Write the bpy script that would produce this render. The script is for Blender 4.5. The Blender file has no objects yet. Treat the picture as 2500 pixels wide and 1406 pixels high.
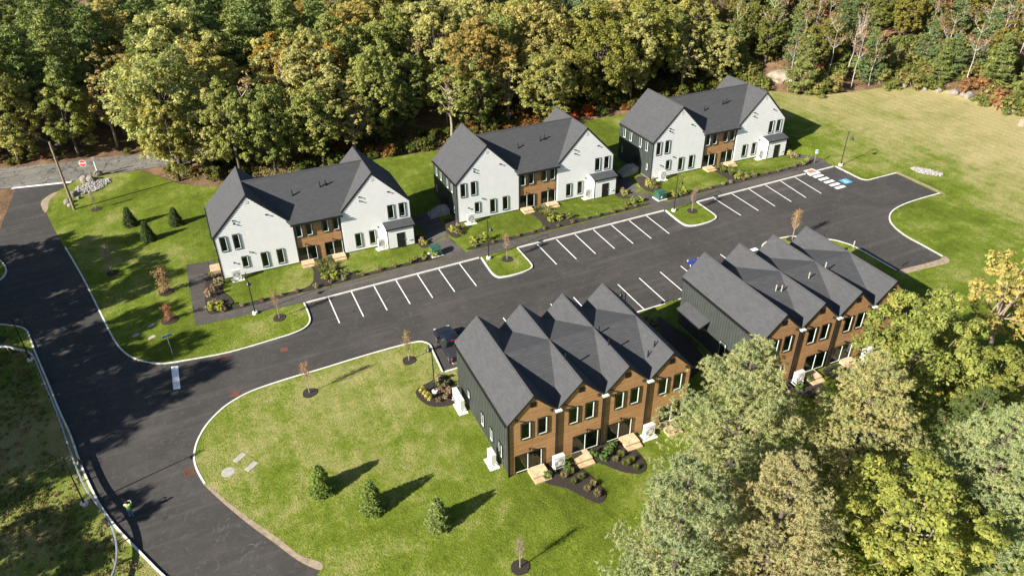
import bpy, bmesh, math, random
import numpy as np
from mathutils import Vector, Matrix

R = math.radians
rnd = random.Random(7)
scene = bpy.context.scene
COL = scene.collection

# ------------------------------------------------------------------ camera, sky, sun, exposure
cam_d = bpy.data.cameras.new('camera'); cam = bpy.data.objects.new('camera', cam_d); COL.objects.link(cam)
cam_d.sensor_width = 36.0; cam_d.lens = 36.0 * 1800.59 / 2500.0
cam_d.clip_start = 0.5; cam_d.clip_end = 3000
_y, _p, _r = R(23.86), R(32.92), R(-0.77)
_f = Vector((math.sin(_y) * math.cos(_p), math.cos(_y) * math.cos(_p), -math.sin(_p)))
_rt = Vector((math.cos(_y), -math.sin(_y), 0)); _up = _rt.cross(_f)
_rt2 = _rt * math.cos(_r) + _up * math.sin(_r); _up2 = -_rt * math.sin(_r) + _up * math.cos(_r)
cam.matrix_world = Matrix(((_rt2.x, _up2.x, -_f.x, 1.2245), (_rt2.y, _up2.y, -_f.y, -82.84), (_rt2.z, _up2.z, -_f.z, 46.836), (0, 0, 0, 1)))
scene.camera = cam

SUN_AZ, SUN_EL = 13.0, 28.5           # shadows run 13 degrees off +x
sdir = Vector((-math.cos(R(SUN_EL)) * math.cos(R(SUN_AZ)), -math.cos(R(SUN_EL)) * math.sin(R(SUN_AZ)), math.sin(R(SUN_EL))))
world = bpy.data.worlds.new('World'); scene.world = world; world.use_nodes = True
wn = world.node_tree; bg = wn.nodes['Background']
sky = wn.nodes.new('ShaderNodeTexSky'); sky.sky_type = 'NISHITA'; sky.sun_disc = False
sky.sun_elevation = R(SUN_EL); sky.sun_rotation = math.atan2(sdir.x, sdir.y); sky.air_density = 1.0; sky.dust_density = 0.6
wn.links.new(sky.outputs[0], bg.inputs[0]); bg.inputs[1].default_value = 0.05
sl = bpy.data.lights.new('sun', 'SUN'); sl.energy = 5.0; sl.angle = R(0.5); sl.color = (1.0, 0.93, 0.82)
so = bpy.data.objects.new('sun', sl); COL.objects.link(so); so.rotation_euler = sdir.to_track_quat('Z', 'Y').to_euler(); so.location = (-60, -60, 80)
scene.view_settings.view_transform = 'Standard'; scene.view_settings.look = 'None'
scene.view_settings.exposure = 1.35; scene.view_settings.gamma = 1.0; scene.view_settings.use_curve_mapping = False
scene.render.engine = 'CYCLES'
scene.cycles.transparent_max_bounces = 12; scene.cycles.max_bounces = 6

# ------------------------------------------------------------------ materials
MATS = {}
def new_mat(name):
    m = bpy.data.materials.new(name); m.use_nodes = True; MATS[name] = m
    nt = m.node_tree; b = nt.nodes['Principled BSDF']
    return m, nt, b
def N(nt, t, **kw):
    n = nt.nodes.new(t)
    for k, v in kw.items(): setattr(n, k, v)
    return n
def noise(nt, vec, scale, detail=4, rough=.55, dist=0.0):
    n = N(nt, 'ShaderNodeTexNoise'); n.inputs['Scale'].default_value = scale; n.inputs['Detail'].default_value = detail
    n.inputs['Roughness'].default_value = rough; n.inputs['Distortion'].default_value = dist
    if vec is not None: nt.links.new(vec, n.inputs['Vector'])
    return n.outputs['Fac']
def ramp(nt, fac, stops):
    n = N(nt, 'ShaderNodeValToRGB'); cr = n.color_ramp
    while len(cr.elements) < len(stops): cr.elements.new(0.5)
    for e, (p, c) in zip(cr.elements, stops): e.position = p; e.color = (c[0], c[1], c[2], 1)
    nt.links.new(fac, n.inputs[0]); return n.outputs[0]
def mixc(nt, fac, a, b, mode='MIX'):
    n = N(nt, 'ShaderNodeMix', data_type='RGBA', blend_type=mode)
    for s, v in ((n.inputs[0], fac), (n.inputs[6], a), (n.inputs[7], b)):
        if isinstance(v, (int, float)): s.default_value = v
        elif isinstance(v, (tuple, list)): s.default_value = (v[0], v[1], v[2], 1)
        else: nt.links.new(v, s)
    return n.outputs[2]
def math_n(nt, op, a, b=None, clamp=False):
    n = N(nt, 'ShaderNodeMath', operation=op, use_clamp=clamp)
    for s, v in ((n.inputs[0], a), (n.inputs[1], b)):
        if v is None: continue
        if isinstance(v, (int, float)): s.default_value = v
        else: nt.links.new(v, s)
    return n.outputs[0]
def bump(nt, b, h, strength=.4, dist=.03):
    n = N(nt, 'ShaderNodeBump'); n.inputs['Strength'].default_value = strength; n.inputs['Distance'].default_value = dist
    nt.links.new(h, n.inputs['Height']); nt.links.new(n.outputs[0], b.inputs['Normal'])
def objvec(nt): return N(nt, 'ShaderNodeTexCoord').outputs['Object']
def plain(name, c, rough=.6, var=.15, scale=3.0, metal=0.0, bmp=0.0):
    m, nt, b = new_mat(name); v = objvec(nt)
    n = noise(nt, v, scale, 5)
    lo = tuple(x * (1 - var) for x in c); hi = tuple(min(1, x * (1 + var)) for x in c)
    nt.links.new(ramp(nt, n, [(.3, lo), (.7, hi)]), b.inputs['Base Color'])
    b.inputs['Roughness'].default_value = rough; b.inputs['Metallic'].default_value = metal
    if bmp: bump(nt, b, noise(nt, v, scale * 8, 3), bmp, .02)
    return m
def lawn_mat(name, green, tan, dry, dryx=True):
    m, nt, b = new_mat(name); v = objvec(nt)
    vb = N(nt, 'ShaderNodeVectorMath', operation='ADD'); vb.inputs[1].default_value = (61.0, 23.0, 4.0); nt.links.new(v, vb.inputs[0])
    big = noise(nt, vb.outputs[0], .045, 4, .6, .6); mid = noise(nt, v, .35, 6, .75, .4); fine = noise(nt, v, 3.2, 4, .8); tiny = noise(nt, v, 9.0, 2, .8)
    sep = N(nt, 'ShaderNodeSeparateXYZ'); nt.links.new(v, sep.inputs[0])
    f = math_n(nt, 'ADD', math_n(nt, 'MULTIPLY', big, 1.6), math_n(nt, 'MULTIPLY', mid, 1.15))
    f = math_n(nt, 'ADD', f, math_n(nt, 'MULTIPLY', fine, .75)); f = math_n(nt, 'SUBTRACT', f, 1.25)
    if dryx:
        mr = N(nt, 'ShaderNodeMapRange'); mr.inputs[1].default_value = 86; mr.inputs[2].default_value = 106; mr.inputs[3].default_value = 0; mr.inputs[4].default_value = .56
        nt.links.new(sep.outputs[0], mr.inputs[0]); f = math_n(nt, 'ADD', f, mr.outputs[0])
    g2 = tuple(x * .62 for x in green)
    col = ramp(nt, math_n(nt, 'SUBTRACT', f, dry), [(.12, g2), (.40, green), (.66, tuple(.5 * a + .5 * t for a, t in zip(green, tan))), (.98, tan)])
    # mowing stripes
    w = N(nt, 'ShaderNodeTexWave', wave_type='BANDS', bands_direction='X'); w.inputs['Scale'].default_value = .22; w.inputs['Distortion'].default_value = .6; w.inputs['Detail'].default_value = 1
    nt.links.new(v, w.inputs['Vector'])
    col = mixc(nt, math_n(nt, 'MULTIPLY', w.outputs['Fac'], .40), col, mixc(nt, 1.0, col, (.70, .82, .6), 'MULTIPLY'))
    sp = ramp(nt, tiny, [(.30, (.42, .45, .4)), (.5, (1, 1, 1)), (.70, (1.25, 1.2, 1.1))])
    col = mixc(nt, 1.0, col, sp, 'MULTIPLY')
    nt.links.new(col, b.inputs['Base Color']); b.inputs['Roughness'].default_value = .9; b.inputs['Specular IOR Level'].default_value = .1
    bump(nt, b, math_n(nt, 'ADD', tiny, fine), .9, .10)
    return m
def asphalt_mat(name, c, worn, cracks=False):
    m, nt, b = new_mat(name); v = objvec(nt)
    a = noise(nt, v, .12, 5, .6, .8); mid = noise(nt, v, 1.1, 6, .7); f = noise(nt, v, 22, 3, .8)
    col = ramp(nt, math_n(nt, 'ADD', math_n(nt, 'MULTIPLY', a, .65), math_n(nt, 'MULTIPLY', mid, .4)), [(.35, tuple(x * .78 for x in c)), (.52, c), (.72, worn)])
    mp = N(nt, 'ShaderNodeMapping'); mp.inputs['Scale'].default_value = (.10, 1.6, 1); mp.inputs['Rotation'].default_value = (0, 0, R(2)); nt.links.new(v, mp.inputs[0])
    st = noise(nt, mp.outputs[0], .55, 4, .65, .5)
    col = mixc(nt, ramp(nt, st, [(.52, (0, 0, 0)), (.75, (.5, .5, .5))]), col, tuple(min(1, x * 1.5) for x in worn))
    sw = N(nt, 'ShaderNodeTexNoise'); sw.inputs['Scale'].default_value = .5; sw.inputs['Detail'].default_value = 3; sw.inputs['Distortion'].default_value = 6
    nt.links.new(v, sw.inputs['Vector'])
    col = mixc(nt, ramp(nt, sw.outputs['Fac'], [(.60, (0, 0, 0)), (.66, (.32, .32, .32)), (.70, (0, 0, 0))]), col, tuple(min(1, x * 1.9) for x in worn))
    if not cracks:
        sy = N(nt, 'ShaderNodeSeparateXYZ'); nt.links.new(v, sy.inputs[0]); fr_ = math_n(nt, 'FRACT', math_n(nt, 'MULTIPLY', math_n(nt, 'ADD', sy.outputs[1], math_n(nt, 'MULTIPLY', noise(nt, v, .3, 2), .25)), .29))
        col = mixc(nt, ramp(nt, fr_, [(.0, (.55, .55, .55)), (.018, (0, 0, 0))]), col, tuple(x * .45 for x in c))
        oil = noise(nt, v, .75, 2, .4); col = mixc(nt, ramp(nt, oil, [(.70, (0, 0, 0)), (.76, (.55, .55, .55))]), col, tuple(x * .5 for x in c))
    if cracks:
        vo = N(nt, 'ShaderNodeTexVoronoi', feature='DISTANCE_TO_EDGE'); vo.inputs['Scale'].default_value = .38
        mv = N(nt, 'ShaderNodeVectorMath', operation='ADD'); nt.links.new(v, mv.inputs[0])
        nn = N(nt, 'ShaderNodeTexNoise'); nn.inputs['Scale'].default_value = .7; nt.links.new(v, nn.inputs['Vector'])
        sc = N(nt, 'ShaderNodeVectorMath', operation='SCALE'); sc.inputs['Scale'].default_value = 2.2; nt.links.new(nn.outputs['Color'], sc.inputs[0]); nt.links.new(sc.outputs[0], mv.inputs[1])
        nt.links.new(mv.outputs[0], vo.inputs['Vector'])
        cr = ramp(nt, vo.outputs['Distance'], [(0, (.25, .25, .25)), (.035, (1, 1, 1))])
        col = mixc(nt, 1.0, col, cr, 'MULTIPLY')
    col = mixc(nt, .5, col, ramp(nt, f, [(.3, (.55, .55, .55)), (.7, (1.4, 1.4, 1.4))]), 'MULTIPLY')
    nt.links.new(col, b.inputs['Base Color']); b.inputs['Roughness'].default_value = .85; b.inputs['Specular IOR Level'].default_value = .25
    bump(nt, b, f, .35, .02)
    return m
def brick_mat(name, c1, c2, gap, bw, rh, mortar, rough=.8, bmp=.5, grain=None):
    """courses that run level: u = x+y, v = z"""
    m, nt, b = new_mat(name); v = objvec(nt)
    sep = N(nt, 'ShaderNodeSeparateXYZ'); nt.links.new(v, sep.inputs[0])
    cmb = N(nt, 'ShaderNodeCombineXYZ'); nt.links.new(math_n(nt, 'ADD', sep.outputs[0], sep.outputs[1]), cmb.inputs[0]); nt.links.new(sep.outputs[2], cmb.inputs[1])
    bt = N(nt, 'ShaderNodeTexBrick'); bt.offset = .37; bt.squash = 1.0
    bt.inputs['Scale'].default_value = 1.0; bt.inputs['Brick Width'].default_value = bw; bt.inputs['Row Height'].default_value = rh
    bt.inputs['Mortar Size'].default_value = mortar; bt.inputs['Mortar Smooth'].default_value = .1; bt.inputs['Bias'].default_value = 0
    bt.inputs['Color1'].default_value = (*c1, 1); bt.inputs['Color2'].default_value = (*c2, 1); bt.inputs['Mortar'].default_value = (*gap, 1)
    nt.links.new(cmb.outputs[0], bt.inputs['Vector'])
    col = bt.outputs['Color']
    n1 = noise(nt, v, 1.3, 5, .7)
    col = mixc(nt, 1.0, col, ramp(nt, n1, [(.3, (.93, .93, .93)), (.7, (1.06, 1.06, 1.06))]), 'MULTIPLY')
    if grain:
        mp = N(nt, 'ShaderNodeMapping'); mp.inputs['Scale'].default_value = grain; nt.links.new(v, mp.inputs[0])
        g = noise(nt, mp.outputs[0], 1.0, 6, .7, .4)
        col = mixc(nt, 1.0, col, ramp(nt, g, [(.3, (.62, .58, .55)), (.55, (1, 1, 1)), (.75, (1.25, 1.2, 1.12))]), 'MULTIPLY')
    else:
        g = noise(nt, v, 30, 3, .8)
        col = mixc(nt, 1.0, col, ramp(nt, g, [(.3, (.85, .85, .85)), (.7, (1.15, 1.15, 1.15))]), 'MULTIPLY')
    nt.links.new(col, b.inputs['Base Color']); b.inputs['Roughness'].default_value = rough; b.inputs['Specular IOR Level'].default_value = .3
    bump(nt, b, bt.outputs['Fac'], -bmp, .02)
    return m
def leaf_mat(name, trans=.30, accent=None, rough=.6, LO=(.55, .66, .6), HI=(1.48, 1.42, 1.2), a0=.90):
    m, nt, b = new_mat(name)
    oi = N(nt, 'ShaderNodeObjectInfo'); at = N(nt, 'ShaderNodeAttribute'); at.attribute_name = 'tint'
    t = at.outputs['Fac']
    lo = mixc(nt, 1.0, oi.outputs['Color'], LO, 'MULTIPLY'); hi = mixc(nt, 1.0, oi.outputs['Color'], HI, 'MULTIPLY')  # lighter leaves
    col = mixc(nt, t, lo, hi)
    if accent:
        col = mixc(nt, ramp(nt, t, [(a0, (0, 0, 0)), (a0 + .05, (.8, .8, .8))]), col, accent)
    nt.links.new(col, b.inputs['Base Color']); b.inputs['Roughness'].default_value = rough; b.inputs['Specular IOR Level'].default_value = .25
    tr = N(nt, 'ShaderNodeBsdfTranslucent'); nt.links.new(mixc(nt, 1.0, col, (1.1, 1.15, .6), 'MULTIPLY'), tr.inputs[0])
    mx = N(nt, 'ShaderNodeMixShader'); mx.inputs[0].default_value = trans
    nt.links.new(b.outputs[0], mx.inputs[1]); nt.links.new(tr.outputs[0], mx.inputs[2])
    nt.links.new(mx.outputs[0], nt.nodes['Material Output'].inputs[0])
    return m

lawn_m = lawn_mat('lawn_grass', (.140, .184, .020), (.41, .34, .17), .15)
meadow_m = lawn_mat('meadow_grass', (.145, .190, .030), (.38, .29, .15), .02, False)
asph_m = asphalt_mat('new_asphalt', (.047, .044, .0415), (.070, .064, .059))
walk_m = asphalt_mat('walk_asphalt', (.068, .062, .056), (.10, .09, .08))
old_m = asphalt_mat('old_asphalt', (.14, .133, .12), (.20, .19, .17), True)
litter_m, nt, b = new_mat('leaf_litter'); v = objvec(nt)
c_ = ramp(nt, math_n(nt, 'ADD', math_n(nt, 'MULTIPLY', noise(nt, v, .25, 5, .7, .5), .55), math_n(nt, 'MULTIPLY', noise(nt, v, 4.5, 4, .8), .5)), [(.36, (.035, .024, .014)), (.5, (.12, .068, .034)), (.6, (.21, .125, .065)), (.72, (.30, .20, .11))])
nt.links.new(c_, b.inputs['Base Color']); b.inputs['Roughness'].default_value = .95; bump(nt, b, noise(nt, v, 6, 4, .8), .9, .15)
mulch_m, nt, b = new_mat('bark_mulch'); v = objvec(nt)
nt.links.new(ramp(nt, noise(nt, v, 9, 5, .8), [(.3, (.010, .008, .007)), (.55, (.034, .025, .019)), (.75, (.075, .054, .040))]), b.inputs['Base Color']); b.inputs['Roughness'].default_value = .95; bump(nt, b, noise(nt, v, 14, 3, .8), .9, .08)
dirt_m = plain('sandy_soil', (.26, .205, .14), .95, .3, 2.5, 0, .6)
kerb_m = plain('granite_kerb', (.62, .60, .56), .8, .16, 1.6, 0, .2)
conc_m = plain('concrete', (.34, .32, .285), .9, .18, 2.0, 0, .2)
cpad_m = plain('pale_concrete', (.66, .64, .60), .9, .10, 3)
paint_m = plain('white_paint', (.80, .80, .79), .7, .06, 6)
blue_m = plain('blue_paint', (.05, .33, .62), .7, .12, 6)
tact_m = plain('brick_red_tactile', (.42, .17, .075), .8, .15, 5)
rust_m = plain('rusty_iron', (.13, .045, .026), .8, .3, 8)
shing_m = brick_mat('roof_shingles', (.052, .054, .058), (.065, .067, .072), (.043, .0445, .048), .45, .10, .008, .9, .3)
ridge_m = plain('ridge_cap_shingle', (.040, .041, .044), .9, .12, 3)
white_m = plain('white_clapboard', (.74, .745, .735), .55, .035, 1.1)
wood_m = brick_mat('wood_siding', (.41, .225, .098), (.52, .305, .145), (.19, .095, .04), 3.4, .165, .012, .6, .5, (1.2, 1.2, 26))
dark_m = plain('charcoal_siding', (.040, .046, .042), .55, .14, 1.2)
black_m = plain('black_metal', (.012, .012, .013), .45, .2, 3)
found_m = plain('grey_foundation', (.15, .145, .14), .9, .15, 2)
mint_white_m = plain('mint_white_and_lit_jamb', (.74, .83, .78), .4, .04, 3)  # plain white parts; on windows its pale tone imitates a sunlit jamb
room_m, nt, b = new_mat('dim_room'); b.inputs['Base Color'].default_value = (.018, .034, .022, 1); b.inputs['Roughness'].default_value = .8
glass_m, nt, b = new_mat('green_tinted_glass')
tp = N(nt, 'ShaderNodeBsdfTransparent'); tp.inputs[0].default_value = (.86, .97, .91, 1); gl = N(nt, 'ShaderNodeBsdfGlossy'); gl.inputs['Roughness'].default_value = .02; gl.inputs[0].default_value = (.9, .95, .92, 1)
fr = N(nt, 'ShaderNodeFresnel'); fr.inputs[0].default_value = 1.5; mx = N(nt, 'ShaderNodeMixShader'); nt.links.new(fr.outputs[0], mx.inputs[0]); nt.links.new(tp.outputs[0], mx.inputs[1]); nt.links.new(gl.outputs[0], mx.inputs[2]); nt.links.new(mx.outputs[0], nt.nodes['Material Output'].inputs[0])
step_m = brick_mat('new_lumber', (.54, .40, .24), (.62, .47, .30), (.35, .22, .11), 2.4, .14, .01, .7, .3, (2, 2, 20))
pump_m = plain('white_enamel', (.62, .61, .575), .4, .04, 3)
grille_m = plain('grey_grille', (.36, .35, .33), .6, .1, 8)
galv_m = plain('galvanised_steel', (.33, .36, .41), .45, .15, 2, .5)
pole_m = plain('weathered_pole', (.25, .19, .13), .9, .3, 4, 0, .4)
bark_m = plain('tree_bark', (.085, .068, .054), .95, .35, 5, 0, .6)
pbark_m = plain('pale_bark', (.40, .37, .33), .85, .3, 5, 0, .3)
tbark_m = plain('tan_bark', (.26, .21, .16), .9, .3, 5, 0, .3)
rock_m = plain('grey_granite_rock', (.20, .18, .155), .9, .4, 1.8, 0, .7)
ledge_m = plain('buff_ledge_rock', (.26, .215, .16), .9, .45, .7, 0, .9)
rip_m = plain('pale_crushed_stone', (.27, .255, .245), .9, .4, 3, 0, .5)
green_m = plain('green_enamel', (.030, .085, .060), .4, .15, 3)
truck_m = plain('black_car_paint', (.010, .013, .020), .18, .2, 2)
carb_m = plain('blue_car_paint', (.012, .025, .20), .18, .2, 2)
tyre_m = plain('tyre_rubber', (.015, .015, .015), .9, .2, 5)
chrome_m = plain('bright_metal', (.6, .6, .6), .25, .1, 5, .9)
cglass_m = plain('car_glass', (.010, .014, .018), .05, .1, 5)
redl_m = plain('red_lamp', (.35, .012, .012), .3, .1, 5)
stop_m = plain('stop_sign_red', (.52, .012, .035), .5, .06, 3)
yellow_m = plain('yellow_plastic', (.75, .55, .03), .5, .1, 4)
bsign_m = plain('blue_sign', (.04, .22, .55), .5, .08, 4)
vest_m = plain('hi_vis_vest', (.22, .75, .08), .8, .08, 6)
jean_m = plain('blue_denim', (.08, .15, .28), .9, .15, 8)
skin_m = plain('skin', (.50, .30, .21), .6, .06, 6)
blk_cloth = plain('dark_cloth', (.015, .015, .02), .9, .2, 8)
leaf_m = leaf_mat('broad_leaf', .40, (.36, .15, .04))
leafp_m = leaf_mat('plain_leaf', .30)
need_m = leaf_mat('needle_leaf', .16)
need2_m = leaf_mat('tan_needle_leaf', .34, (.46, .29, .19), .6, (.60, .76, .62), (1.40, 1.20, .88), .84)

# ------------------------------------------------------------------ mesh helpers
class MB:
    def __init__(s): s.v = []; s.f = []; s.m = []
    def add(s, vs, fs, mi=0):
        o = len(s.v); s.v += [tuple(x) for x in vs]; s.f += [tuple(i + o for i in q) for q in fs]; s.m += [mi] * len(fs); return s
    def box(s, a, b, mi=0):
        x0, y0, z0 = a; x1, y1, z1 = b
        return s.add([(x0, y0, z0), (x1, y0, z0), (x1, y1, z0), (x0, y1, z0), (x0, y0, z1), (x1, y0, z1), (x1, y1, z1), (x0, y1, z1)],
                     [(0, 3, 2, 1), (4, 5, 6, 7), (0, 1, 5, 4), (1, 2, 6, 5), (2, 3, 7, 6), (3, 0, 4, 7)], mi)
    def prism(s, poly, off, mi=0):
        n = len(poly); a = [Vector(p) for p in poly]; b = [p + Vector(off) for p in a]
        return s.add(a + b, [tuple(range(n)), tuple(range(2 * n - 1, n - 1, -1))] + [(i, i + n, (i + 1) % n + n, (i + 1) % n) for i in range(n)], mi)
    def slab(s, poly, t, mi=0):
        a = [Vector(p) for p in poly]; nrm = (a[1] - a[0]).cross(a[2] - a[0]).normalized()
        if nrm.z < 0: nrm = -nrm
        return s.prism(poly, -nrm * t, mi)
    def tube(s, path, rad, n=8, mi=0, cap=True):
        path = [Vector(p) for p in path]; rings = []
        if not hasattr(rad, '__len__'): rad = [rad] * len(path)
        o = len(s.v); prev = None
        for i, p in enumerate(path):
            d = (path[min(i + 1, len(path) - 1)] - path[max(i - 1, 0)]).normalized()
            a = d.orthogonal().normalized() if prev is None else (prev - d * prev.dot(d)).normalized()
            prev = a; c = d.cross(a)
            for k in range(n):
                t = 2 * math.pi * k / n; s.v.append(tuple(p + (a * math.cos(t) + c * math.sin(t)) * rad[i]))
        for i in range(len(path) - 1):
            for k in range(n):
                s.f.append((o + i * n + k, o + i * n + (k + 1) % n, o + (i + 1) * n + (k + 1) % n, o + (i + 1) * n + k)); s.m.append(mi)
        if cap:
            s.f.append(tuple(o + k for k in range(n))[::-1]); s.m.append(mi)
            s.f.append(tuple(o + (len(path) - 1) * n + k for k in range(n))); s.m.append(mi)
        return s
    def lathe(s, prof, c=(0, 0, 0), n=16, mi=0):
        o = len(s.v)
        for r, z in prof:
            for k in range(n):
                t = 2 * math.pi * k / n; s.v.append((c[0] + r * math.cos(t), c[1] + r * math.sin(t), c[2] + z))
        for i in range(len(prof) - 1):
            for k in range(n):
                s.f.append((o + i * n + k, o + i * n + (k + 1) % n, o + (i + 1) * n + (k + 1) % n, o + (i + 1) * n + k)); s.m.append(mi)
        return s
    def mesh(s, name, mats, smooth=False):
        me = bpy.data.meshes.new(name); me.from_pydata(s.v, [], s.f)
        for m in (mats if isinstance(mats, (list, tuple)) else [mats]): me.materials.append(m)
        if any(s.m): me.polygons.foreach_set('material_index', s.m)
        if smooth: me.polygons.foreach_set('use_smooth', [True] * len(s.f))
        me.update(); return me
    def build(s, name, mats, parent=None, loc=(0, 0, 0), rz=0, smooth=False):
        return link(name, s.mesh(name, mats, smooth), parent, loc, rz)
def link(name, me, parent=None, loc=(0, 0, 0), rz=0, scale=None):
    o = bpy.data.objects.new(name, me); COL.objects.link(o); o.parent = parent; o.location = loc; o.rotation_euler = (0, 0, rz)
    if scale is not None: o.scale = scale if hasattr(scale, '__len__') else (scale,) * 3
    return o
def tag(o, label=None, cat=None, group=None, kind=None):
    if label: o['label'] = label
    if cat: o['category'] = cat
    if group: o['group'] = group
    if kind: o['kind'] = kind
    return o
def thing(name, label, cat, loc, rz=0, group=None, scale=None):
    o = link(name, None, None, loc, rz, scale); o.empty_display_size = .3
    return tag(o, label, cat, group)
KIDS = {}
def copy_tree(o, parent=None):
    c = o.copy(); COL.objects.link(c); c.parent = parent
    if 'kids' not in KIDS: pass
    for ch in CH(o): copy_tree(ch, c)
    return c
def CH(o): return list(o.children)
def struct(o): o['kind'] = 'structure'; return o

# ------------------------------------------------------------------ terrain
SL = .0255
PADS = [(-1.0, -2.0, 24.6, 10, -.25), (29.2, -1.6, 54.8, 10.4, .30), (58.7, -2.9, 84.4, 9, 1.30), (17.2, -45.6, 36.4, -31.4, .32), (41.5, -46.4, 60.8, -32.2, 1.25)]
def sst(t): t = max(0., min(1., t)); return t * t * (3 - 2 * t)
def edge_y(x): return 22.8 if x < 100 else 22.8 - (x - 100) * 1.25 if x < 106 else 15.3 - (x - 106) * .26 if x < 122 else 11 - (x - 122) * 2.4
def past_edge(x, y):
    if x < 92: return -99.
    return (y - edge_y(x)) * .85 if x < 122 else min((x - 127) + (y + 10) * .2, (y + 12) * .8)
def G(x, y):
    z = SL * max(-120., min(260., x))
    if x > 92: z += .20 * max(0., min(46., past_edge(x, y))) * sst((x - 92) / 10)
    for x0, y0, x1, y1, p in PADS:
        d = math.hypot(max(x0 - x, 0, x - x1), max(y0 - y, 0, y - y1))
        if d < 5: z += (p - SL * x) * (1 - sst(d / 4.6))
    return z
def smooth_path(pts, n=5, closed=False):
    P = [Vector((p[0], p[1], 0)) for p in pts]; out = []; m = len(P)
    rng = range(m) if closed else range(m - 1)
    for i in rng:
        p0 = P[(i - 1) % m] if closed or i > 0 else P[i]; p1 = P[i]; p2 = P[(i + 1) % m]; p3 = P[(i + 2) % m] if closed or i + 2 < m else P[(i + 1) % m]
        for k in range(n):
            t = k / n
            out.append(.5 * ((2 * p1) + (-p0 + p2) * t + (2 * p0 - 5 * p1 + 4 * p2 - p3) * t * t + (-p0 + 3 * p1 - 3 * p2 + p3) * t ** 3))
    if not closed: out.append(P[-1])
    return [(p.x, p.y) for p in out]
def sheet(name, poly, dz, mat, step=2.5, skirt=0.0, parent=None):
    bm = bmesh.new(); vs = [bm.verts.new((x, y, 0)) for x, y in poly]; fc = bm.faces.new(vs); fc.normal_update()
    bmesh.ops.triangulate(bm, faces=bm.faces[:])
    xs = [p[0] for p in poly]; ys = [p[1] for p in poly]
    for ax, lo, hi in ((0, max(min(xs), -60), min(max(xs), 215)), (1, max(min(ys), -75), min(max(ys), 120))):
        k = math.ceil(lo / step) * step
        while k < hi:
            co = [0, 0, 0]; co[ax] = k; no = [0, 0, 0]; no[ax] = 1
            bmesh.ops.bisect_plane(bm, geom=bm.verts[:] + bm.edges[:] + bm.faces[:], dist=1e-4, plane_co=co, plane_no=no)
            k += step
    if skirt:
        be = [e for e in bm.edges if e.is_boundary]
        r = bmesh.ops.extrude_edge_only(bm, edges=be)
        low = {v for v in r['geom'] if isinstance(v, bmesh.types.BMVert)}
    else: low = set()
    for v in bm.verts: v.co.z = G(v.co.x, v.co.y) + dz - (skirt if v in low else 0) - (1.6 if name == 'ground' and -32 < v.co.x < 124 and v.co.y < 22 + max(0, -v.co.x) * .6 and past_edge(v.co.x, v.co.y) < -3 else 0)
    bmesh.ops.recalc_face_normals(bm, faces=bm.faces[:])
    up = sum(f.normal.z * f.calc_area() for f in bm.faces)
    if up < 0: bmesh.ops.reverse_faces(bm, faces=bm.faces[:])
    me = bpy.data.meshes.new(name); bm.to_mesh(me); bm.free(); me.materials.append(mat)
    return link(name, me, parent)
def dense(path, step=1.0):
    out = [path[0]]
    for a, b in zip(path, path[1:]):
        n = max(1, int(math.hypot(b[0] - a[0], b[1] - a[1]) / step))
        out += [(a[0] + (b[0] - a[0]) * k / n, a[1] + (b[1] - a[1]) * k / n) for k in range(1, n + 1)]
    return out
def ribbon(name, path, w, z0, z1, mat, parent=None, closed=False, gap=0.0):
    """a kerb: box section swept along a path on the ground; w is to the left of travel"""
    P = dense(path); n = len(P); mb = MB()
    for i, p in enumerate(P):
        a = P[i - 1] if (i > 0 or closed) else P[i]; b = P[(i + 1) % n] if (i < n - 1 or closed) else P[i]
        d = Vector((b[0] - a[0], b[1] - a[1])); d = d.normalized() if d.length > 1e-6 else Vector((1, 0)); q = (p[0] - d.y * w, p[1] + d.x * w); g = G(*p)
        mb.v += [(p[0], p[1], g + z0), (p[0], p[1], g + z1), (q[0], q[1], g + z1), (q[0], q[1], g + z0)]
    for i in range(n - (0 if closed else 1)):
        j = (i + 1) % n
        for k in range(4): mb.f.append((4 * i + k, 4 * i + (k + 1) % 4, 4 * j + (k + 1) % 4, 4 * j + k)); mb.m.append(0)
    if not closed: mb.f += [(0, 1, 2, 3), (4 * n - 1, 4 * n - 2, 4 * n - 3, 4 * n - 4)]; mb.m += [0, 0]
    return mb.build(name, mat, parent)

LZ = .11     # lawn level above the asphalt
K1 = [(-18.1, 17.7), (-15.7, 8.2), (-13.5, -1.6), (-12.2, -7.3), (-11.2, -10.3), (-9.9, -12.4), (-7.8, -14.2), (-5.1, -14.9), (-1.1, -15.5), (3.1, -15.4), (5.7, -15.2), (7.0, -14.7), (7.7, -13.7), (7.85, -12.1), (7.8, -9.85)]
K5 = [(85.6, -10.2), (85.6, -12.2), (85.55, -14.6), (85.75, -15.5), (86.4, -15.95), (88.1, -16.0), (91.4, -16.1)]
K6 = [(91.4, -23.3), (88.1, -23.25), (85.3, -23.35), (83.1, -23.7), (81.5, -24.25), (80.2, -25.1), (79.1, -26.4), (78.4, -28.0), (78.0, -30.0), (78.0, -32.1), (77.9, -35.1)]
K7 = [(70.9, -34.9), (70.8, -29.1), (70.3, -27.3), (69.5, -26.1), (66.5, -23.6), (64.4, -22.95), (62.6, -22.85), (61.6, -23.1), (61.0, -23.5), (60.5, -24.2), (60.3, -25.5), (60.3, -28.35)]
K8 = [(17.8, -28.35), (17.9, -26.6), (18.0, -25.0), (18.1, -23.8), (17.75, -23.0), (16.9, -22.5), (14.1, -22.3), (10.5, -22.3), (6.9, -22.4), (3.6, -22.4), (0.8, -22.6), (-0.9, -23.0), (-2.6, -23.9), (-4.1, -25.4), (-5.0, -26.9), (-5.5, -28.3), (-5.7, -29.8), (-5.55, -31.3), (-5.1, -33.1)]
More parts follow.
